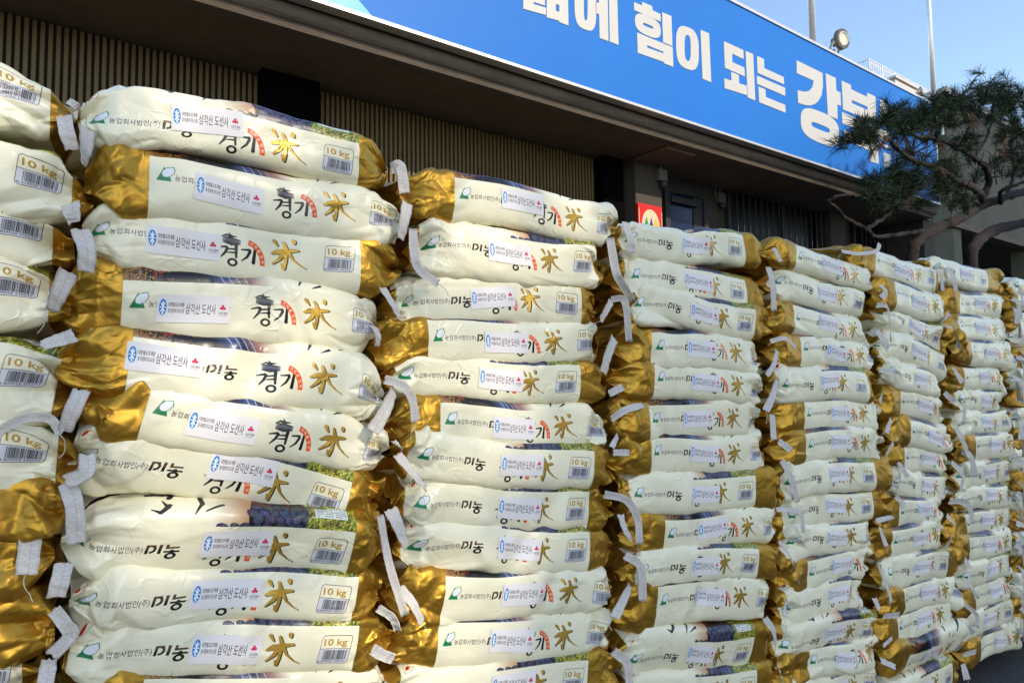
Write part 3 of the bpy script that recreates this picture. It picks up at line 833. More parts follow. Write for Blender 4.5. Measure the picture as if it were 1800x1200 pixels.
def horn(px, py, Y, label):
    c = fp(px, py, Y); e = empty('loudspeaker', c, label, 'loudspeaker', 'horn loudspeakers on the roof')
    s = (c-CAM).dot(fwd)/FPX; ax = (-lev_f*.55+lev_r*.55+UP*.25).normalized()
    mb = MB(); mb.lathe(c, ax, [(.02,10.0*s),(.016,9.7*s),(-.02,6.5*s),(-.07,3.5*s),(-.13,2.2*s)], 24); mb.build('horn', M['brass'], e, smooth=True)
    mb = MB(); mb.lathe(c-ax*.03, ax, [(-.02,.001),(-.02,3*s),(.01,2.6*s),(.03,1*s),(.031,.001)], 16); mb.build('driver', M['darkmetal'], e, smooth=True)
    mb = MB(); mb.tube([c-ax*.08, Vector((c.x,c.y+.05,c.z-.12)), Vector((c.x,c.y+.05,ZT-.11))], .018, 8); mb.build('bracket', M['steel'], e)
horn(1619, 162, 4.0, 'round horn loudspeaker left of the right-hand flagpole')
horn(1660, 161, 4.0, 'round horn loudspeaker right of the right-hand flagpole')
# tilted roof panel peeping over the sign
A, B, C, D = fp(1521,121,4.4), fp(1526,118,4.55), fp(1566,150,4.55), fp(1560,155,4.4)
e = empty('roof_panel', A, 'grey tilted sheet panel peeping over the sign top', 'panel')
mb = MB(); dn = Vector((0,0,-.03)); mb.prism([A, B, C, D], dn); mb.build('sheet', M['frame'], e, fix=True)
mb = MB()
for q in (A, D): mb.tube([q, Vector((q.x,q.y,ZT-.11))], .015, 6)
mb.build('support', M['darkmetal'], e)

# ------------------------------------------------------------------ buildings further right
def far_building():
    Y = 15.0
    e = empty('apartment_building', (fp(1640,300,Y).x, Y, 0), 'pale distant building with white roof railing behind the pine tree', 'building')
    x0, x1 = fp(1575,170,Y).x, fp(1760,220,Y).x+6
    z = fp(1600,152,Y).z
    mb = MB(); mb.box((x0,Y,0),(x0+2.2,Y+8,z)); mb.box((x0+2.2,Y+.003,0),(x1,Y+8,z-.75)); mb.build('wall', M['farwall'], e)
    mb = MB(); mb.box((x0-.1,Y-.1,z),(x0+2.3,Y+8.1,z+.12)); mb.box((x0+2.3,Y-.1,z-.75),(x1,Y+8.1,z-.62)); mb.build('roof_edge', M['farwall'], e)
    mb = MB(); zr = fp(1595,140,Y+1).z; xr = x0-.4
    k = 0
    while xr < x1:
        mb.tube([(xr,Y+1,z-.7),(xr,Y+1,zr)], .025 if k % 6 else .05, 5); xr += .22; k += 1
    for zz in (zr, zr-.18): mb.tube([(x0-.4,Y+1,zz),(x1,Y+1,zz)], .03, 5)
    yy = Y+1
    while yy < Y+8: mb.tube([(x0-.4,yy,z-.7),(x0-.4,yy,zr)], .025, 5); yy += .3
    mb.tube([(x0-.4,Y+1,zr),(x0-.4,Y+8,zr)], .03, 5)
    mb.build('roof_railing', M['rail'], e)
    for i in range(6):
        for j in range(3):
            xx = x0+3+i*2.1; zz = z-2.6-j*2.9
            w = MB(); w.box((xx,Y-.02,zz),(xx+1.2,Y+.002,zz+1.3)); wo = w.build('window', M['frame'], e)
            w = MB(); w.box((xx+.06,Y-.035,zz+.06),(xx+1.14,Y-.021,zz+1.24)); w.build('pane', M['glass'], wo)
far_building()
def annex():
    Y = 6.2
    x0 = fp(1668,300,Y).x; x1 = x0+14
    zb = fp(1750,412,Y).z; zt = fp(1690,182,Y).z
    e = empty('annex_building', (x0, Y, 0), 'olive grey annex wall with a dark open ground floor behind the pine tree', 'building')
    mb = MB(); mb.box((x0,Y,zb),(x1,Y+5,zt)); mb.build('upper_wall', M['olivewall'], e)
    mb = MB(); mb.box((x0-.05,Y-.08,zt),(x1,Y+5.1,zt+.15)); mb.build('parapet', M['farwall'], e)
    mb = MB(); mb.box((x0,Y-.05,zb-.12),(x1,Y+.2,zb-.001)); mb.build('lower_ledge', M['beam'], e)
    mb = MB(); mb.box((x0+.05,Y+2.2,0),(x1,Y+2.4,zb)); mb.build('recessed_wall', M['gap'], e)
    for k in range(3):
        mb = MB(); mb.box((x0+.1+4.5*k,Y+.02,0),(x0+.5+4.5*k,Y+.42,zb-.121)); mb.build('column', M['olivewall'], e)
annex()
M['leaf'] = mat('sun_filter_leaf', (0.03,0.06,0.02), 0.5, nscale=3, color2=(0.06,0.10,0.03))
LEAVES = 6000
def sun_blockers():
    # added block, out of view, sized so its shade covers most of the pile
    Y = -27.0
    gx = lambda X, Yp: X + (Yp - Y)*0 + sun_h.x/(-sun_h.y)*(Yp - Y)
    e0 = at_plane(560, 700, n_wall, D_WALL)
    DEP = 4.0
    x0 = e0.x + sun_h.x/(-sun_h.y)*(e0.y - Y + DEP)
    WID = 8.5
    h = 2.15 + (e0.y - Y)/(-sun_h.y)*math.tan(SUN_EL)
    e = empty('pile_shade_block', (x0, Y, 0), 'unseen grey block added behind the camera to shade the stacked bags', 'building')
    mb = MB(); mb.box((x0,Y-DEP,0),(x0+WID,Y,h-.3)); mb.build('wall', M['farwall'], e)
    mb = MB(); mb.box((x0,Y-DEP,h-.3),(x0+WID+.1,Y+.05,h)); mb.build('roof', M['beam'], e)
    for i in range(3):
        for j in range(5):
            xx = x0+.6+i*2.7; zz = 1.2+j*3.3
            w = MB(); w.box((xx,Y-.001,zz),(xx+1.8,Y+.04,zz+1.6)); wo = w.build('window', M['frame'], e)
            w = MB(); w.box((xx+.08,Y+.041,zz+.08),(xx+1.72,Y+.055,zz+1.52)); w.build('pane', M['glass'], wo)

    tx = fp(1668, 300, 6.2).x + sun_h.x/(-sun_h.y)*(6.2 - Y + DEP) - .5  # added tall block, out of view, keeps the annex in shade
    e = empty('annex_shade_block', (tx, Y, 0), 'unseen tall block added behind the camera to shade the annex', 'building')
    H2 = 8.6 + (6.2-Y)/(-sun_h.y)*math.tan(SUN_EL)
    mb = MB(); mb.box((tx,Y-DEP,0),(tx+18,Y,H2-.3)); mb.build('wall', M['farwall'], e)
    mb = MB(); mb.box((tx,Y-DEP,H2-.3),(tx+18.1,Y+.05,H2)); mb.build('roof', M['beam'], e)
    for i in range(5):
        for j in range(7):
            xx = tx+1+i*3.3; zz = 1.2+j*3.4
            w = MB(); w.box((xx,Y-.001,zz),(xx+1.8,Y+.04,zz+1.6)); wo = w.build('window', M['frame'], e)
            w = MB(); w.box((xx+.08,Y+.041,zz+.08),(xx+1.72,Y+.055,zz+1.52)); w.build('pane', M['glass'], wo)

    # added tree, out of view, crown thinned to filter sun onto the left stacks
    tg = at_plane(170, 640, n_wall, D_WALL); dist = 12.5
    cc = tg + to_sun*(dist/math.cos(SUN_EL))
    e = empty('sun_filter_tree', (cc.x, cc.y, 0), 'unseen leafy tree added behind the camera to filter sun on the left stacks', 'tree')
    g = random.Random(21)
    mb = MB(); mb.tube([(cc.x,cc.y,0),(cc.x+.1,cc.y,3),(cc.x-.1,cc.y+.1,6),(cc.x,cc.y,cc.z+1)], [.2,.16,.12,.04], 10, rough=.05)
    mb.build('trunk', M['bark'], e, smooth=True)
    mb = MB()
    for k in range(26):
        z = cc.z-2.2+k*.14; a = k*2.4; L = 2.2*math.sqrt(max(.1, 1-((z-cc.z)/3)**2)); d = Vector((math.cos(a), math.sin(a), .25))
        p = Vector((cc.x, cc.y, z)); mb = MB(); mb.tube([p, p+d*L*.5, p+d*L+Vector((0,0,.2))], [.05,.03,.01], 6); mb.build('limb', M['bark'], e)
    vs, fs = [], []
    while len(fs) < LEAVES:
        p = Vector((g.uniform(-1,1), g.uniform(-1,1), g.uniform(-1,1)))
        if p.length > 1: continue
        p = cc + Vector((p.x*2.7, p.y*2.0, p.z*2.5))
        a = Vector((g.gauss(0,1), g.gauss(0,1), g.gauss(0,1))).normalized(); b_ = a.orthogonal().normalized()
        b_ = (b_*math.cos(g.random()*6)+a.cross(b_)*math.sin(g.random()*6)).normalized()
        k = len(vs); vs += [p-a*.06, p+b_*.025, p+a*.06, p-b_*.025]; fs.append((k,k+1,k+2,k+3))
    mb = MB(); mb.add(vs, fs); mb.build('crown', M['leaf'], e)
    mx = fp(1500, 300, YB).x + sun_h.x/(-sun_h.y)*(YB - Y + .6 + DEP)  # added lower block, out of view, shades the pine and lower sign end
    e = empty('pine_shade_block', (mx, Y, 0), 'unseen lower block added behind the camera to shade the pine', 'building')
    H3 = 3.85 + (YB-Y+.6)/(-sun_h.y)*math.tan(SUN_EL)
    mb = MB(); mb.box((mx,Y-DEP-.6,0),(tx-.02,Y-.6,H3-.3)); mb.build('wall', M['farwall'], e)
    mb = MB(); mb.box((mx,Y-DEP-.6,H3-.3),(tx-.02,Y-.55,H3)); mb.build('roof', M['beam'], e)
    for j in range(5):
        w = MB(); w.box((mx+.8,Y-.601,1.2+j*3.4),(mx+3.0,Y-.56,2.8+j*3.4)); wo = w.build('window', M['frame'], e)
        w = MB(); w.box((mx+.9,Y-.559,1.3+j*3.4),(mx+2.9,Y-.545,2.7+j*3.4)); w.build('pane', M['glass'], wo)

# ------------------------------------------------------------------ the pile of rice bags
AW = R_(56.0)
e_wall = (lev_r*math.sin(AW) + lev_f*math.cos(AW)).normalized()
n_wall = (-lev_r*math.cos(AW) + lev_f*math.sin(AW)).normalized()
D_WALL = 1.148
sun_blockers()

def crumple(g, Lb, v0, v1, n_mid, n_end, amp_mid, amp_end, S, V, wend=(.05, .05)):
    """random faceted height field: linear over a Delaunay triangulation of random seeds"""
    pts = [(-.02, v0-.02), (Lb+.02, v0-.02), (-.02, v1+.02), (Lb+.02, v1+.02)]
    for i in range(n_mid): pts.append((g.uniform(-.01, Lb+.01), g.uniform(v0-.01, v1+.01)))
    for i in range(n_end): pts.append((abs(g.normal(0, wend[1]*.7)), g.uniform(v0, v1)))
    for i in range(n_end): pts.append((Lb-abs(g.normal(0, wend[0]*.7)), g.uniform(v0, v1)))
    out = delaunay_2d_cdt([Vector(p) for p in pts], [], [], 0, 1e-6)
    P = np.array([v[:] for v in out[0]]); T = np.array([f[:] for f in out[2] if len(f) == 3])
    h = g.normal(0, 1, len(P)) * (amp_mid + amp_end*np.exp(-(P[:, 0].clip(0)/wend[1])**4) + amp_end*np.exp(-((Lb-P[:, 0]).clip(0)/wend[0])**4))
    Z = np.zeros(S.shape)
    s1, vv1 = S[:, 0], V[0]
    for a, b, c in T:
        pa, pb, pc = P[a], P[b], P[c]
        lo = np.minimum(np.minimum(pa, pb), pc); hi = np.maximum(np.maximum(pa, pb), pc)
        i0, i1 = np.searchsorted(s1, lo[0]), np.searchsorted(s1, hi[0], 'right')
        j0, j1 = np.searchsorted(vv1, lo[1]), np.searchsorted(vv1, hi[1], 'right')
        if i1 <= i0 or j1 <= j0: continue
        X, Y = S[i0:i1, j0:j1], V[i0:i1, j0:j1]
        det = (pb[0]-pa[0])*(pc[1]-pa[1])-(pc[0]-pa[0])*(pb[1]-pa[1])
        if abs(det) < 1e-12: continue
        l1 = ((X-pa[0])*(pc[1]-pa[1])-(pc[0]-pa[0])*(Y-pa[1]))/det
        l2 = ((pb[0]-pa[0])*(Y-pa[1])-(X-pa[0])*(pb[1]-pa[1]))/det
        l0 = 1-l1-l2
        ins = (l0 >= -1e-6) & (l1 >= -1e-6) & (l2 >= -1e-6)
        Z[i0:i1, j0:j1][ins] = (l0*h[a]+l1*h[b]+l2*h[c])[ins]
    return Z

def ring(W, H, n):
    a = np.linspace(0, 2*np.pi, 1441)
    c, s = np.cos(a), np.sin(a)
    rc = .030                                                    # flat slab with rounded front and back edges
    y = -np.sign(c)*(W/2-rc + rc*np.abs(c)**(2/n)); z = H/2*np.sign(s)*np.abs(s)**(2/n)
    l = np.r_[0, np.cumsum(np.hypot(np.diff(y), np.diff(z)))]
    return y, z, l

def make_bag(name, side, PL, PR, H, off, label, seed, q=2, ps=1.0, stick=None, roll=0.0, arch=.004, tips=(0, 0), buckle=None, gusset=None, pinch=None, push=0.0, tilt=0.0):
    g = np.random.default_rng(seed)
    ax = PR - PL; Lb = ax.length; ax.normalize()
    ny = (n_wall - ax*n_wall.dot(ax)).normalized(); nz = ax.cross(ny)
    Mx = Matrix((ax, ny, nz)).transposed().to_4x4()
    Mx.translation = PL + n_wall*push - nz*H/2
    root = empty(name, None, label, 'rice bag', 'rice bags stacked in the pile', Mx)
    W = .27 + g.uniform(-.01, .01)
    nS, nF = ((124, 92), (96, 64), (64, 36))[q]
    k = np.linspace(0, 1, nS)
    s = Lb*(k - .10*np.sin(2*np.pi*k)/(1))                       # denser at the ends
    y0, z0, l = ring(W, H, 3.1 + g.uniform(-.3, .5)); G = l[-1]
    vf = np.linspace(-.075, .125, nF)
    vb = np.linspace(.125, G-.075, 15)[1:-1]
    v = np.r_[vf, vb]; nV = len(v)
    yy = np.interp(v % G, l, y0); zz = np.interp(v % G, l, z0)
    eps = .002
    ty = np.interp((v+eps) % G, l, y0)-np.interp((v-eps) % G, l, y0); tz = np.interp((v+eps) % G, l, z0)-np.interp((v-eps) % G, l, z0)
    nl = np.hypot(ty, tz); nY, nZ = -tz/nl, ty/nl                # outward normal (front faces -y)
    sgn_ = np.sign(nY*yy + nZ*zz); nY, nZ = nY*sgn_, nZ*sgn_
    S, V = np.meshgrid(s, v, indexing='ij'); u_half = S < Lb/2
    eL, eR = g.uniform(.045, .080), g.uniform(.050, .085)
    if pinch: eR = pinch[1]
    kL, kR = np.clip(S/eL, 0, 1), np.clip((Lb-S)/eR, 0, 1)
    h0L, h0R = g.uniform(.15, .45), g.uniform(.12, .38)
    f = lambda kk, h0: h0+(1-h0)*np.sin(np.pi/2*kk)**.9
    tap = f(kL, h0L)*f(kR, h0R)
    Yv = np.broadcast_to(yy, S.shape).copy()
    rear = np.clip((Yv+W*.30)/(W*.45), 0, 1); rear = rear*rear*(3-2*rear)
    Zv = np.broadcast_to(zz, S.shape)*(tap+(1-tap)*rear)
    gus = gusset or (g.uniform(.015, .05), g.uniform(.015, .05))
    front = np.clip(-Yv/(W/2), 0, 1)**2
    fz = [g.normal(0, .10*H), g.normal(0, .10*H)]; zr = np.broadcast_to(zz, S.shape)
    wz = np.clip(1-np.abs(zr-np.where(u_half, fz[0], fz[1]))/(.46*H), 0, 1)**1.1
    Yv += front*wz*(gus[0]*(1-kL)**1.2 + gus[1]*(1-kR)**1.2)
    Yv += front*(.020*(1-kL)**2 + .020*(1-kR)**2)                # ends draw in a little
    # arch over the bag below, tips that hang or lift
    u = S/Lb
    zc = arch*(4*u*(1-u)-.6) + tips[0]*(1-kL)**1.5 + tips[1]*(1-kR)**1.5
    zc = zc + .0045*np.sin(2*np.pi*(u*g.uniform(.8, 1.6)+g.random()))
    Zv = Zv + zc
    # lumpy grain under the film, crumple at the ends
    vm = np.where(V > G*.6, V-G, V)
    wE = (.062, .085) if off < -.05 else (.055, .062)
    D = crumple(g, Lb, -.09, .14, 16, 9, .0017, .0090, S, V, wE)
    D += crumple(g, Lb, -.09, .14, 70, 22, .0012, .0046, S, V, wE)
    D += crumple(g, Lb, -.09, .14, 220, 40, .0005, .0009, S, V, wE)
    for i in range(12):                                           # long creases running in from the ends
        left = g.random() < .5; L = g.uniform(.05, .16); va = g.uniform(-.05, .06); sl_ = g.normal(0, .35)
        d = S if left else Lb-S
        line = np.abs(V-(va+sl_*d)); wd = g.uniform(.0016, .0045)
        D += g.choice([-1, 1])*g.uniform(.0010, .0026)*np.exp(-line/wd)*np.clip(1-d/L, 0, 1)
    if buckle is None and g.random() < .45:
        buckle = [(g.uniform(.10, .38), g.uniform(.018, .04), g.uniform(.003, .008), g.uniform(-.5, .5))]
    if buckle:
        for bs_, bw, bd, slp in buckle:
            dd = S-(bs_+slp*V); D += -bd*np.clip(1-np.abs(dd)/bw, 0, 1)*np.clip(1.2-np.abs(V)/.07, 0, 1) + .35*bd*np.exp(-((np.abs(dd)-bw)/(.5*bw))**2)
    mid = np.clip(np.sin(np.pi*u), 0, 1)
    D += .0022*mid*np.sin(2*np.pi*(S/.11+g.random()))*g.uniform(.2, 1)*np.exp(-(V/.06)**2)
    D *= np.where((V > -.085) & (V < .135), 1, 0)
    Yv = Yv + nY*D; Zv = Zv + nZ*D
    X_ = S + rear*.024*(np.clip(1-(Lb-S)/.09, 0, 1)-np.clip(1-S/.09, 0, 1))
    P = np.stack([X_, Yv + W/2, Zv + H/2], -1)
    # slight roll of the whole bag
    if tilt:
        c, sn = math.cos(tilt), math.sin(tilt)
        yy_, zz_ = P[..., 1].copy(), P[..., 2]-H/2
        P[..., 1] = yy_*c + zz_*sn; P[..., 2] = -yy_*sn + zz_*c + H/2
    idx = np.arange(nS*nV).reshape(nS, nV)
    a, b = idx[:-1], idx[1:]
    quads = np.stack([a, b, np.roll(b, -1, 1), np.roll(a, -1, 1)], -1).reshape(-1, 4)
    quads = quads[:, ::-1]
    nq = len(quads)
    me = bpy.data.meshes.new('bag_body')
    me.vertices.add(nS*nV); me.vertices.foreach_set('co', P.astype(np.float32).ravel())
    me.loops.add(nq*4 + 2*nV); me.polygons.add(nq+2)
    capL = idx[0]; capR = idx[-1][::-1]
    lv = np.r_[quads.ravel(), capL, capR].astype(np.int32)
    me.loops.foreach_set('vertex_index', lv)
    me.polygons.foreach_set('loop_start', np.r_[np.arange(nq)*4, nq*4, nq*4+nV].astype(np.int32))
    # print coordinates
    vprint = V.copy(); vprint[V > G*.62] -= G
    pu = (S/ps + off - TX0)/(TX1-TX0); pv = (np.clip(vprint + roll, -.069, .169) - TY0)/(TY1-TY0)
    uvv = np.stack([pu, pv], -1).reshape(-1, 2)
    lay = me.uv_layers.new(name='UVMap')
    lay.data.foreach_set('uv', uvv[lv].astype(np.float32).ravel())
    me.update(); me.validate()
    body = mesh_obj('bag_body', me, M['film'+side], root, True)
    # donation sticker lying on the film
    if stick is not None:
        p0, vc, rot = stick
        ns, nv_ = (30, 14) if q < 2 else (16, 8)
        A, B = np.meshgrid(np.linspace(0, .106, ns), np.linspace(-.0215, .0215, nv_), indexing='ij')
        cr, sr = math.cos(rot), math.sin(rot)
        ss = (p0 - off)*ps + A*cr - B*sr; sv = vc - roll*0 + A*sr + B*cr
        fi = np.interp(ss, s, np.arange(nS)); fj = np.interp(sv, vf, np.arange(nF))
        i0 = np.clip(fi.astype(int), 0, nS-2); j0 = np.clip(fj.astype(int), 0, nF-2)
        ti, tj = (fi-i0)[..., None], (fj-j0)[..., None]
        Q = (P[i0, j0]*(1-ti)*(1-tj)+P[i0+1, j0]*ti*(1-tj)+P[i0, j0+1]*(1-ti)*tj+P[i0+1, j0+1]*ti*tj)
        dS = P[i0+1, j0]-P[i0, j0]; dV = P[i0, j0+1]-P[i0, j0]
        nn = np.cross(dV, dS); nn /= np.linalg.norm(nn, axis=-1, keepdims=True)+1e-9
        if nn[ns//2, nv_//2, 1] > 0: nn = -nn
        for it in range(3):                                       # paper is stiffer than the film
            Q[1:-1] = .5*Q[1:-1]+.25*(Q[2:]+Q[:-2]); Q[:, 1:-1] = .5*Q[:, 1:-1]+.25*(Q[:, 2:]+Q[:, :-2])
        lift = .0011 + .0015*g.random()*np.clip((np.hypot(A-(.106 if g.random() < .5 else 0), B-.0215))/-.02+1, 0, 1)
        Q = Q + nn*lift[..., None] if hasattr(lift, 'shape') and np.ndim(lift) else Q + nn*lift
        sm = bpy.data.meshes.new('sticker')
        id2 = np.arange(ns*nv_).reshape(ns, nv_)
        qf = np.stack([id2[:-1, :-1], id2[1:, :-1], id2[1:, 1:], id2[:-1, 1:]], -1).reshape(-1, 4)
        sm.from_pydata(Q.reshape(-1, 3).tolist(), [], qf.tolist())
        lu = sm.uv_layers.new(name='UVMap')
        U2 = np.stack([A/.106, (B+.0215)/.043], -1).reshape(-1, 2)
        lu.data.foreach_set('uv', U2[qf.ravel()].astype(np.float32).ravel())
        so = mesh_obj('sticker', sm, M['sticker'], root, True)
    return root, Mx

def catmull(pts, n):
    pts = [Vector(p) for p in pts]
    if len(pts) == 2: pts = [pts[0], (pts[0]+pts[1])/2, pts[1]]
    P = [pts[0]*2-pts[1]] + pts + [pts[-1]*2-pts[-2]]
    out = []
    m_ = len(pts)-1
    for i in range(n):
        x = i/(n-1)*m_; k = min(int(x), m_-1); t = x-k
        p0, p1, p2, p3 = P[k:k+4]
        out.append(.5*((2*p1)+(-p0+p2)*t+(2*p0-5*p1+4*p2-p3)*t*t+(-p0+3*p1-3*p2+p3)*t**3))
    return out

def tape(root, Mx, pts, width, seed, twist=None):
    """a strip of sewn crepe paper: world points, metres"""
    g = random.Random(seed)
    n = 26; c = catmull(pts, n); inv = Mx.inverted()
    tw0 = g.uniform(-.5, .5) if twist is None else twist; tw1 = tw0 + g.uniform(-1.0, 1.0)
    nw = 7; th = .0004
    vs, uv = [], []
    acc = 0
    for i, p in enumerate(c):
        t = (c[min(i+1, n-1)]-c[max(i-1, 0)]).normalized()
        if i: acc += (p-c[i-1]).length
        side = t.cross(-n_wall)
        if side.length < .05: side = UP.copy()
        side.normalize(); nrm = side.cross(t).normalized()
        a = tw0+(tw1-tw0)*i/(n-1)
        sd = side*math.cos(a)+nrm*math.sin(a); nr = nrm*math.cos(a)-side*math.sin(a)
        w = width*.5*(1+.03*math.sin(i*.5+seed))
        for j in range(nw):
            x = -1+2*j/(nw-1)
            q = p + sd*(w*x) + nr*(.0006*math.sin(i*.9+x*1.3+seed) + .10*w*(x*x))
            if i in (0, n-1): q = q + t*(.002*g.uniform(-1, 1))
            vs.append((q, nr)); uv.append((acc, x))
    V2 = [tuple(inv @ (q+nr*th)) for q, nr in vs]+[tuple(inv @ (q-nr*th)) for q, nr in vs]
    N1 = len(vs); fs = []
    for i in range(n-1):
        for j in range(nw-1):
            a, b, c2, d = i*nw+j, i*nw+j+1, (i+1)*nw+j+1, (i+1)*nw+j
            fs.append((a, b, c2, d)); fs.append((N1+a, N1+d, N1+c2, N1+b))
    for i in range(n-1):
        for j in (0, nw-1):
            a, d = i*nw+j, (i+1)*nw+j; fs.append((a, d, N1+d, N1+a))
    for i in (0, n-1):
        for j in range(nw-1):
            a, b = i*nw+j, i*nw+j+1; fs.append((a, b, N1+b, N1+a))
    me = bpy.data.meshes.new('sewn_tape'); me.from_pydata(V2, [], fs)
    if seed % 3 == 0:                                             # loose sewing thread at the end of the strip
        p = c[-1] + (c[-1]-c[-2])*.5; q = [c[-2]]; d = (c[-1]-c[-2]).normalized()
        for i in range(7):
            d = (d+Vector((g.uniform(-.7,.7), g.uniform(-.7,.7), g.uniform(-.9,.3)))).normalized(); q.append(q[-1]+d*.006)
        mb = MB(); mb.tube(catmull(q, 18), .0006, 5); mb.build('loose_thread', M['thread'], root)
    lu = me.uv_layers.new(name='UVMap')
    for lp in me.loops: lu.data[lp.index].uv = uv[lp.vertex_index % N1]
    return mesh_obj('sewn_tape', me, M['tape'], root, True)

# each bag: print side (A gold end right, B gold end left), left end, right end in the photograph, face height there in pixels at its left
# optional dict: st sticker start along the print, roll, arch, tips, buckle
COLS = [
 [('A',(-858,10),(128,190),{}),('A',(-858,200),(166,335),{}),('A',(-858,335),(132,425),{}),('A',(-858,470),(126,522),{'H':.120}),('A',(-858,590),(138,688),{'H':.130}),
  ('A',(-858,835),(140,810),{}),('A',(-858,985),(116,888),{'off':.075}),('A',(-858,1120),(96,988),{'off':.085}),('A',(-858,1275),(96,1100),{'off':.085}),('A',(-858,1400),(80,1195),{})],
 [('A',(138,186),(692,284),{'st':.118,'tips':(-.004,-.008),'tilt':-.02,'arch':.006,'roll':.012}),('B',(150,303),(712,388),{'st':.063}),('A',(145,408),(718,470),{'st':.083}),('B',(98,522),(682,562),{'st':.046}),
  ('B',(104,620),(684,682),{'st':-.006,'buckle':[(.27,.045,.012,.25)],'arch':.010}),('B',(142,698),(692,800),{'st':.060}),('A',(130,782),(684,882),{'st':.186,'tips':(-.008,0),'roll':.012,'tilt':-.12}),
  ('A',(104,964),(682,964),{'st':.182,'roll':.004,'tilt':-.30}),('A',(126,1054),(678,1046),{'st':.158}),('A',(114,1158),(700,1128),{'st':.155}),('B',(118,1250),(692,1215),{})],
 [('B',(710,325),(1092,397),{'st':.108}),('A',(728,430),(1070,470),{'st':.142,'buckle':[(.075,.03,.012,.1)]}),('A',(690,522),(1062,530),{'st':.150}),('B',(668,604),(1076,600),{}),
  ('A',(680,662),(1084,674),{}),('B',(688,742),(1082,752),{}),('A',(708,802),(1092,827),{}),('A',(706,888),(1090,896),{}),('A',(704,966),(1096,970),{}),
  ('B',(690,1056),(1095,1041),{}),('B',(684,1142),(1092,1112),{}),('A',(690,1226),(1095,1186),{}),('B',(690,1312),(1095,1262),{})],
 [('A',(1093,419),(1356,440),{}),('A',(1095,481),(1356,512),{}),('A',(1100,528),(1360,572),{}),('B',(1086,604),(1350,627),{}),('B',(1084,662),(1352,683),{}),
  ('B',(1082,735),(1350,738),{}),('B',(1086,805),(1364,795),{}),('A',(1098,872),(1378,857),{}),('B',(1104,945),(1378,920),{}),('A',(1100,1004),(1378,985),{}),
  ('B',(1090,1068),(1366,1047),{}),('A',(1094,1160),(1378,1138),{'roll':.008,'tilt':-.25}),('A',(1098,1232),(1378,1198),{}),('B',(1098,1300),(1378,1255),{})],
 [('B',(1352,440),(1550,494),{}),('A',(1362,492),(1540,540),{}),('B',(1348,552),(1535,585),{}),('B',(1362,608),(1546,626),{}),('A',(1360,675),(1549,673),{}),
  ('B',(1366,728),(1558,728),{}),('B',(1366,788),(1562,776),{}),('A',(1372,847),(1574,825),{}),('A',(1378,906),(1572,881),{}),('A',(1380,960),(1542,936),{}),
  ('B',(1374,1016),(1540,986),{}),('A',(1374,1074),(1532,1036),{}),('A',(1372,1138),(1550,1094),{'roll':.006,'tilt':-.25}),('B',(1376,1184),(1552,1141),{}),('A',(1378,1242),(1552,1196),{}),('B',(1378,1300),(1552,1250),{})],
 [('B',(1508,448),(1664,500),{}),('B',(1540,508),(1667,546),{}),('A',(1550,545),(1672,602),{}),('A',(1552,598),(1673,642),{}),('A',(1555,648),(1660,681),{}),
  ('B',(1556,704),(1670,718),{}),('B',(1566,755),(1677,772),{}),('B',(1566,798),(1674,813),{}),('A',(1570,848),(1680,857),{}),('B',(1548,908),(1662,893),{}),
  ('B',(1534,958),(1664,938),{}),('A',(1548,1010),(1690,985),{}),('B',(1552,1062),(1688,1030),{}),('B',(1545,1115),(1687,1074),{}),('B',(1560,1176),(1696,1122),{'roll':.012,'tilt':-.40}),('A',(1560,1238),(1690,1176),{}),('B',(1560,1300),(1690,1228),{})],
 [('A',(1638,472),(1768,499),{}),('B',(1664,528),(1774,539),{}),('B',(1660,573),(1773,581),{}),('B',(1676,613),(1785,628),{}),('B',(1670,662),(1774,668),{}),
  ('A',(1682,703),(1769,705),{}),('A',(1684,746),(1785,737),{}),('B',(1688,793),(1787,776),{}),('A',(1688,838),(1786,824),{}),('A',(1688,881),(1784,866),{}),
  ('B',(1674,930),(1792,905),{}),('B',(1674,970),(1784,946),{}),('A',(1690,1016),(1787,988),{}),('B',(1690,1068),(1783,1025),{}),('A',(1688,1112),(1792,1068),{}),('B',(1698,1154),(1801,1108),{})],
 [(t_, (1782+dx, y), (1880+dx, y2), {}) for t_, dx, y, y2 in (('A',0,502,524),('B',-6,526,546),('B',-4,560,576),('A',0,590,602),('B',2,628,634),('A',-4,664,668),('B',4,700,702),
   ('A',0,736,734),('B',2,772,766),('A',0,808,800),('B',4,846,834),('A',0,882,866),('B',2,918,900),('A',0,956,934),('B',4,994,970),('A',2,1032,1004),('B',6,1072,1040),('A',6,1106,1070))],
]
ORD = ['first','second','third','fourth','fifth','sixth','seventh','eighth','ninth','tenth','eleventh','twelfth','thirteenth','fourteenth','fifteenth','sixteenth','seventeenth','eighteenth']
WALLZ = lambda x, y, d=0.0: at_plane(x, y, n_wall, D_WALL - d)
BAGS = []
bag_lr = random.Random(11)
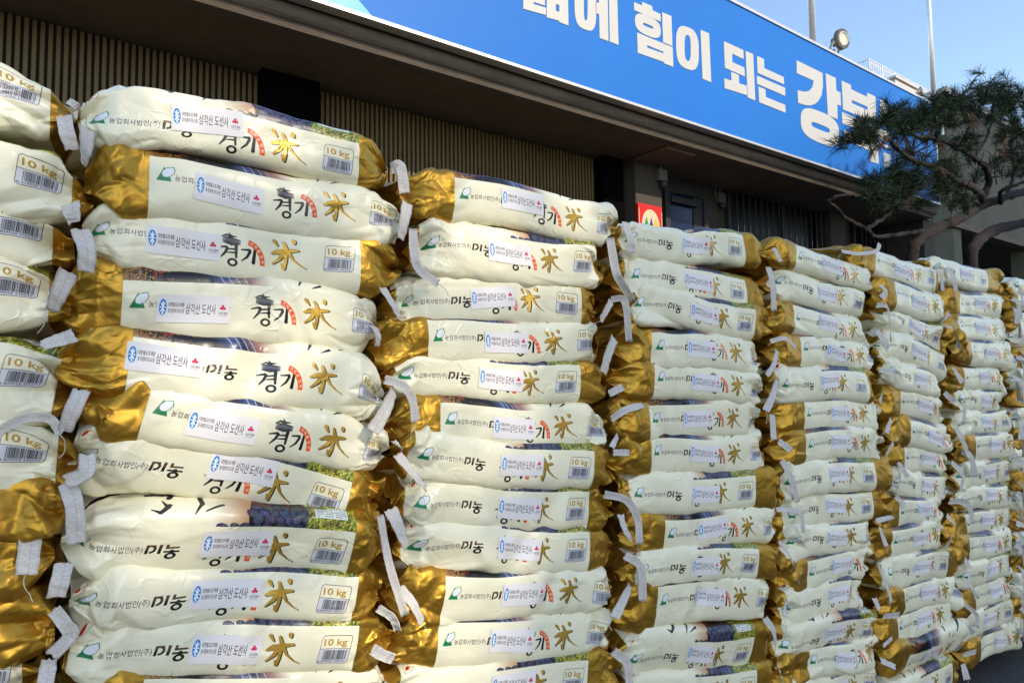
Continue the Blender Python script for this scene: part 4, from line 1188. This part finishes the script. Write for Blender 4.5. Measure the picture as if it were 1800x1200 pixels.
for ci, rows in enumerate(COLS):
    ends = []
    for t_, l, r, o in rows: ends.append((WALLZ(*l), WALLZ(*r)))
    for ri, (t_, l, r, o) in enumerate(rows):
        PL, PR = ends[ri]
        if ci in (0, 7):                                           # cut by the frame: full-length bag
            d = (PR-PL).normalized()
            if ci == 0: PL = PR - d*.49
            else: PR = PL + d*.49
        mids = [(a+b)/2 for a, b in ends]
        gaps = []
        if ri: gaps.append((mids[ri-1]-mids[ri]).z)
        if ri+1 < len(rows): gaps.append((mids[ri]-mids[ri+1]).z)
        H = min(.122, max(.078, (sum(gaps)/len(gaps))*(1.17 if ri else .96)))
        if 'H' in o: H = o['H']
        gold = 'right' if t_ == 'A' else 'left'
        label = f'rice bag with gold {gold} end, {ORD[ri]} from top of {ORD[ci]} stack from the left'
        if ci == 7: label = f'rice bag at the right picture edge, {ORD[ri]} from top of the eighth stack'
        off = ((0.0, 0.0, -.020, -.026, -.020, -.015, -.02, -.02)[ci] if t_ == 'A' else (-.086, -.086, -.10, -.112, -.12, -.12, -.125, -.12)[ci]) + bag_lr.uniform(-.005, .005)
        if ci == 0 and t_ == 'A': off = .4256+.027-.49
        off += o.get('off', 0)
        st = o.get('st', (.182 if t_ == 'A' else .123) + bag_lr.uniform(-.012, .010))
        q = 0 if ci < 3 else (1 if ci < 5 else 2)
        root, Mx = make_bag('rice_bag', t_, PL, PR, H, off, label, 100*ci+ri+5, q, (1, 1, 1.03, 1.05, 1.08, .98, 1.04, 1)[ci],
                            pinch=(None, bag_lr.uniform(.085, .115)) if ci == 0 and ri < 6 else None, stick=(st, bag_lr.uniform(-.003, .006), bag_lr.uniform(-.05, .04)),
                            roll=o.get('roll', bag_lr.uniform(-.004, .004) - (.022 if ci == 0 else 0)), arch=o.get('arch', bag_lr.uniform(.001, .006)),
                            tips=o.get('tips', (bag_lr.uniform(-.012, .006), bag_lr.uniform(-.012, .006))),
                            buckle=o.get('buckle'), push=bag_lr.uniform(-.008, .010) , tilt=o.get('tilt', bag_lr.uniform(-.05, .05)))
        BAGS.append(dict(ci=ci, ri=ri, root=root, Mx=Mx, PL=PL, PR=PR, l=l, r=r, n=0))

# sewn paper tapes hanging from the bag mouths, traced at the stacks' joints
TAPES = {
 1: [([(113,204),(118,235),(128,264)],30),([(153,226),(150,262),(146,290)],36),([(120,178),(128,182),(137,188)],16),([(124,358),(128,375),(132,392)],38),([(140,402),(152,440),(150,478)],38),
     ([(120,478),(104,512),(90,545)],40),([(130,590),(105,598),(72,608)],32),([(144,686),(128,720),(112,758)],34),([(-10,762),(40,735),(86,735),(108,762)],20),([(153,798),(150,830),(116,846)],32),
     ([(118,848),(131,890),(134,956)],36),([(54,944),(46,1010)],42),([(113,990),(106,1020),(98,1050)],36),([(95,1070),(116,1098),(124,1116),(90,1152)],30),([(86,1158),(80,1205)],32)],
 2: [([(688,296),(704,294),(711,340)],24),([(716,356),(710,388),(703,420)],28),([(726,402),(728,450),(738,475),(770,498)],19),([(672,506),(690,535),(702,560)],18),([(655,573),(664,590),(662,608)],22),
     ([(676,666),(706,676),(724,700),(730,742)],20),([(692,686),(676,722),(655,758)],30),([(692,775),(707,790)],16),([(698,798),(722,828),(748,858)],24),([(686,894),(700,925),(714,962)],30),
     ([(668,905),(684,990),(712,1080)],18),([(703,1033),(725,1060),(742,1095)],22),([(665,1068),(690,1085),(700,1108)],20),([(655,1140),(672,1150),(692,1157)],24)],
 3: [([(1097,390),(1107,418),(1112,444)],19),([(1072,418),(1083,478),(1095,500),(1112,530)],18),([(1073,526),(1098,530),(1106,600)],15),([(1074,530),(1056,562)],18),([(1080,594),(1068,625),(1060,655)],24),
     ([(1070,692),(1095,680)],16),([(1074,736),(1100,720),(1130,712)],16),([(1086,764),(1075,786)],13),([(1078,795),(1106,795)],14),([(1062,868),(1100,878),(1120,910),(1124,956)],17),
     ([(1090,904),(1098,930),(1110,948)],20),([(1098,975),(1125,995),(1130,1056)],18),([(1108,1028),(1080,1086)],20),([(1078,1143),(1102,1165),(1105,1205)],20)],
 4: [([(1360,436),(1372,460)],13),([(1350,470),(1358,500),(1360,546)],15),([(1354,600),(1380,595),(1400,613)],10),([(1366,616),(1360,640),(1348,660)],12),([(1366,666),(1358,695),(1346,722)],16),
     ([(1357,728),(1360,772)],13),([(1368,775),(1391,791)],14),([(1374,808),(1390,840),(1402,882)],14),([(1364,895),(1405,900),(1412,936)],10),([(1369,950),(1390,980),(1405,1026)],11),
     ([(1382,1048),(1378,1082)],13),([(1344,1085),(1360,1110),(1362,1142)],14),([(1366,1163),(1376,1200)],14)],
 5: [([(1546,428),(1540,441),(1512,446),(1480,442)],9),([(1546,500),(1556,512),(1550,524)],14),([(1540,536),(1560,542),(1566,600)],11),([(1540,580),(1555,600),(1560,615)],15),([(1545,650),(1570,655),(1575,680)],11),
     ([(1552,690),(1546,706)],11),([(1566,736),(1558,760)],11),([(1570,778),(1558,798)],11),([(1578,812),(1596,838)],11),([(1562,848),(1578,856)],10),([(1574,872),(1592,888)],10),([(1540,915),(1570,908)],11),
     ([(1545,925),(1558,960)],10),([(1542,990),(1562,1040),(1566,1060)],15),([(1536,1050),(1546,1072)],14),([(1552,1082),(1580,1080)],14),([(1568,1120),(1552,1135)],8),([(1548,1160),(1574,1172)],13)],
 6: [([(1664,470),(1676,490),(1680,512)],15),([(1668,550),(1655,566)],12),([(1682,598),(1680,616)],11),([(1674,646),(1692,672)],13),([(1660,690),(1678,706)],11),([(1680,752),(1692,774),(1702,802)],13),
     ([(1672,812),(1692,834),(1688,862)],12),([(1668,880),(1700,884),(1710,920)],13),([(1664,905),(1682,926)],11),([(1672,942),(1662,962)],14),([(1694,980),(1706,998)],9),([(1692,1014),(1710,1035),(1716,1052)],8),
     ([(1694,1060),(1716,1080),(1718,1100)],9),([(1682,1090),(1712,1112)],13),([(1692,1150),(1716,1144)],13),([(1692,1166),(1700,1194)],13)],
}
def end_dist(b, p):
    return min((b['PL']-p).length, (b['PR']-p).length)
sd = 0
for ci, strips in TAPES.items():
    cand = [b for b in BAGS if b['ci'] in (ci-1, ci)]
    for pts, w in strips:
        sd += 1
        k = random.Random(sd)
        offs = [.004] + [.018+k.uniform(-.004, .008)]*(len(pts)-1)
        W3 = [WALLZ(x, y, d) for (x, y), d in zip(pts, offs)]
        b = min(cand, key=lambda b: end_dist(b, W3[0]))
        b['n'] += 1
        s = (W3[0]-CAM).dot(fwd)/FPX
        tape(b['root'], b['Mx'], W3, w*s*.80, sd)
for b in BAGS:
    if b['ci'] in (6, 7) and b['n'] == 0:
        k = random.Random(900+b['ri']+20*b['ci'])
        p = (b['PL'] if b['ci'] == 7 or k.random() < .4 else b['PR']) - n_wall*.004
        d = e_wall*k.uniform(-.02, .05)
        tape(b['root'], b['Mx'], [p, p-n_wall*.02+d*.5-UP*.02, p-n_wall*.022+d-UP*k.uniform(.06, .12)], .024, 900+b['ri'])

# ------------------------------------------------------------------ pine tree
def pine():
    YT = 2.7
    base = fp(1705, 470, YT); base.z = 0
    e = empty('pine_tree', base, 'old pine with twisted bare limbs and dark needle clumps before the sign end', 'tree')
    g = random.Random(5)
    def limb(name, pts, r0, r1, dep=0.0, dep2=None, parent=e):
        dep2 = dep if dep2 is None else dep2
        n = len(pts); P = []
        for i, (x, y) in enumerate(pts): P.append(fp(x, y, YT+dep+(dep2-dep)*i/(n-1)))
        s = (P[0]-CAM).dot(fwd)/FPX
        c = catmull(P, max(8, 6*n)); N = len(c)
        c = [p+Vector((g.uniform(-1,1),g.uniform(-1,1),g.uniform(-1,1)))*s*1.1 for p in c]
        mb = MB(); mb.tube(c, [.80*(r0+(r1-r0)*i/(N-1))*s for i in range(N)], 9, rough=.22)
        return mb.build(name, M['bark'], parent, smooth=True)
    low = fp(1604,462,YT)
    tr = limb('trunk', [(1702,700),(1703,560),(1706,470),(1712,432),(1750,405),(1800,392),(1850,380)], 15, 10, 0, -.1)
    limb('trunk', [(1598,700),(1600,560),(1604,462),(1612,426),(1640,405),(1690,382),(1730,360),(1770,346),(1815,330),(1860,300)], 13, 11, 0, .1)
    for pts, a, b, d, d2 in (
        ([(1728,352),(1718,336),(1690,320),(1660,304),(1630,290),(1602,282),(1575,258),(1556,240)], 8, 3, 0, -.4),
        ([(1727,352),(1738,322),(1733,296),(1710,276),(1686,262),(1650,246),(1607,240)], 8, 2.5, 0, -.2),
        ([(1710,276),(1732,246),(1745,205),(1742,170)], 4.5, 1.5, 0, .3), ([(1684,262),(1700,232),(1714,200)], 3.5, 1.5, 0, -.3),
        ([(1622,406),(1582,412),(1540,416),(1522,402),(1490,386),(1466,363),(1455,356),(1462,350),(1476,344),(1508,344)], 4.5, 2.2, 0, -.3),
        ([(1522,402),(1550,386),(1566,372),(1573,362),(1582,364),(1612,365),(1652,366)], 4.5, 1.5, -.1, .1),
        ([(1758,356),(1761,335),(1800,320),(1840,300)], 4.5, 2.5, 0, -.3), ([(1566,372),(1572,352),(1592,340)], 2.5, 1.2, 0, 0),
        ([(1640,296),(1664,282),(1684,270)], 2.5, 1, 0, .3), ([(1620,288),(1608,302),(1590,322)], 2, 1, 0, -.2), ([(1770,346),(1782,300),(1778,250),(1790,210)], 4.5, 2, .1, .4),
        ([(1700,378),(1688,350),(1690,330)], 2.2, 1, .1, .3), ([(1580,262),(1560,262),(1540,246)], 2.2, 1, -.2, -.4)):
        limb('limb', pts, a, b, d, d2)
    # bare twigs
    for i in range(46):
        x, y = g.choice([(1740,300),(1760,270),(1720,290),(1770,300),(1690,330),(1650,290),(1700,340),(1610,270),(1750,330)])
        p = fp(x+g.uniform(-14,14), y+g.uniform(-14,14), YT+g.uniform(-.2,.3)); d = Vector((g.uniform(-1,1),g.uniform(-1,1),g.uniform(-.3,1))).normalized()
        q = p; pts = [q]
        for k in range(3):
            d = (d+Vector((g.uniform(-.6,.6),g.uniform(-.6,.6),g.uniform(-.4,.6)))).normalized(); q = q+d*g.uniform(.05,.12); pts.append(q)
        mb = MB(); mb.tube(pts, [.006,.005,.004,.002], 5); mb.build('twig', M['bark'], e)
    # needle clumps: centre, spread, count
    CL = [(1500,242,22,6),(1522,232,20,6),(1545,240,22,6),(1520,215,14,3),(1548,212,14,4),(1562,205,20,7),(1582,218,24,8),(1604,208,24,8),(1618,190,16,5),(1640,188,18,6),(1655,178,16,6),(1660,200,22,7),(1632,212,24,8),
          (1598,232,20,5),(1650,225,20,5),(1672,215,16,4),(1700,180,18,6),(1716,165,20,8),(1738,155,22,9),(1758,165,22,9),(1748,186,26,10),(1776,186,22,8),(1792,172,20,7),(1805,200,24,8),(1770,214,24,7),(1726,196,20,6),
          (1792,236,24,7),(1762,246,18,4),(1690,258,16,4),(1706,242,18,4),(1540,312,18,4),(1560,322,22,6),(1584,302,22,6),(1608,312,24,7),(1625,292,18,4),(1642,305,20,5),(1662,292,18,4),(1556,346,26,7),(1584,340,26,7),
          (1610,344,24,6),(1532,338,16,3),(1648,336,22,5),(1672,332,18,4),(1692,345,18,4),(1720,305,18,3),(1752,288,18,3),(1784,286,24,7),(1805,300,22,6),(1700,362,16,3),(1850,310,28,8),(1870,350,26,8),(1885,290,28,8),(1845,262,26,8),(1848,375,22,6),(1900,330,26,8),(1830,225,26,8),(1660,352,18,3),(1590,268,16,3),(1680,300,16,3)]
    def needles(name, lst, dead, m_):
        vs, fs = [], []
        for cx, cy, sp, cnt in lst:
            for k in range(cnt if dead else int(cnt*1.55)):
                dp = g.uniform(-.45, .45)
                c = fp(cx+g.gauss(0, sp*.55), cy+g.gauss(0, sp*.5), YT+dp)
                axis = Vector((g.gauss(0,.6), g.gauss(0,.6), -1.0 if dead else g.uniform(.2,1.2))).normalized()
                for j in range(30 if dead else 72):
                    d = (axis*(.9 if dead else .55)+Vector((g.gauss(0,1),g.gauss(0,1),g.gauss(0,.8)))*(.22 if dead else .5)).normalized()
                    L = g.uniform(.07,.15); st = c - axis*g.uniform(-.03,.07)
                    sdv = d.cross(Vector((g.uniform(-1,1),g.uniform(-1,1),g.uniform(-1,1)))).normalized()*.0017
                    tip = st+d*L - UP*(.02*L/.1)
                    b = len(vs); md_ = st+d*L*.55
                    vs += [st-sdv, st+sdv, md_+sdv, md_-sdv, tip]
                    fs += [(b,b+1,b+2,b+3), (b+3,b+2,b+4)]
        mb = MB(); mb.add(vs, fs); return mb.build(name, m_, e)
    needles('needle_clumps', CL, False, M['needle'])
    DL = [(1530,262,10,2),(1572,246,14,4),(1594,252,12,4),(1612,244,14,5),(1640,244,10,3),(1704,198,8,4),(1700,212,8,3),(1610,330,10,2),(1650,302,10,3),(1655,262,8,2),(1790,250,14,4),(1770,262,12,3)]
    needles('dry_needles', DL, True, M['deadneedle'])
pine()
for o in list(bpy.data.objects):
    if '_mw' in o: del o['_mw']
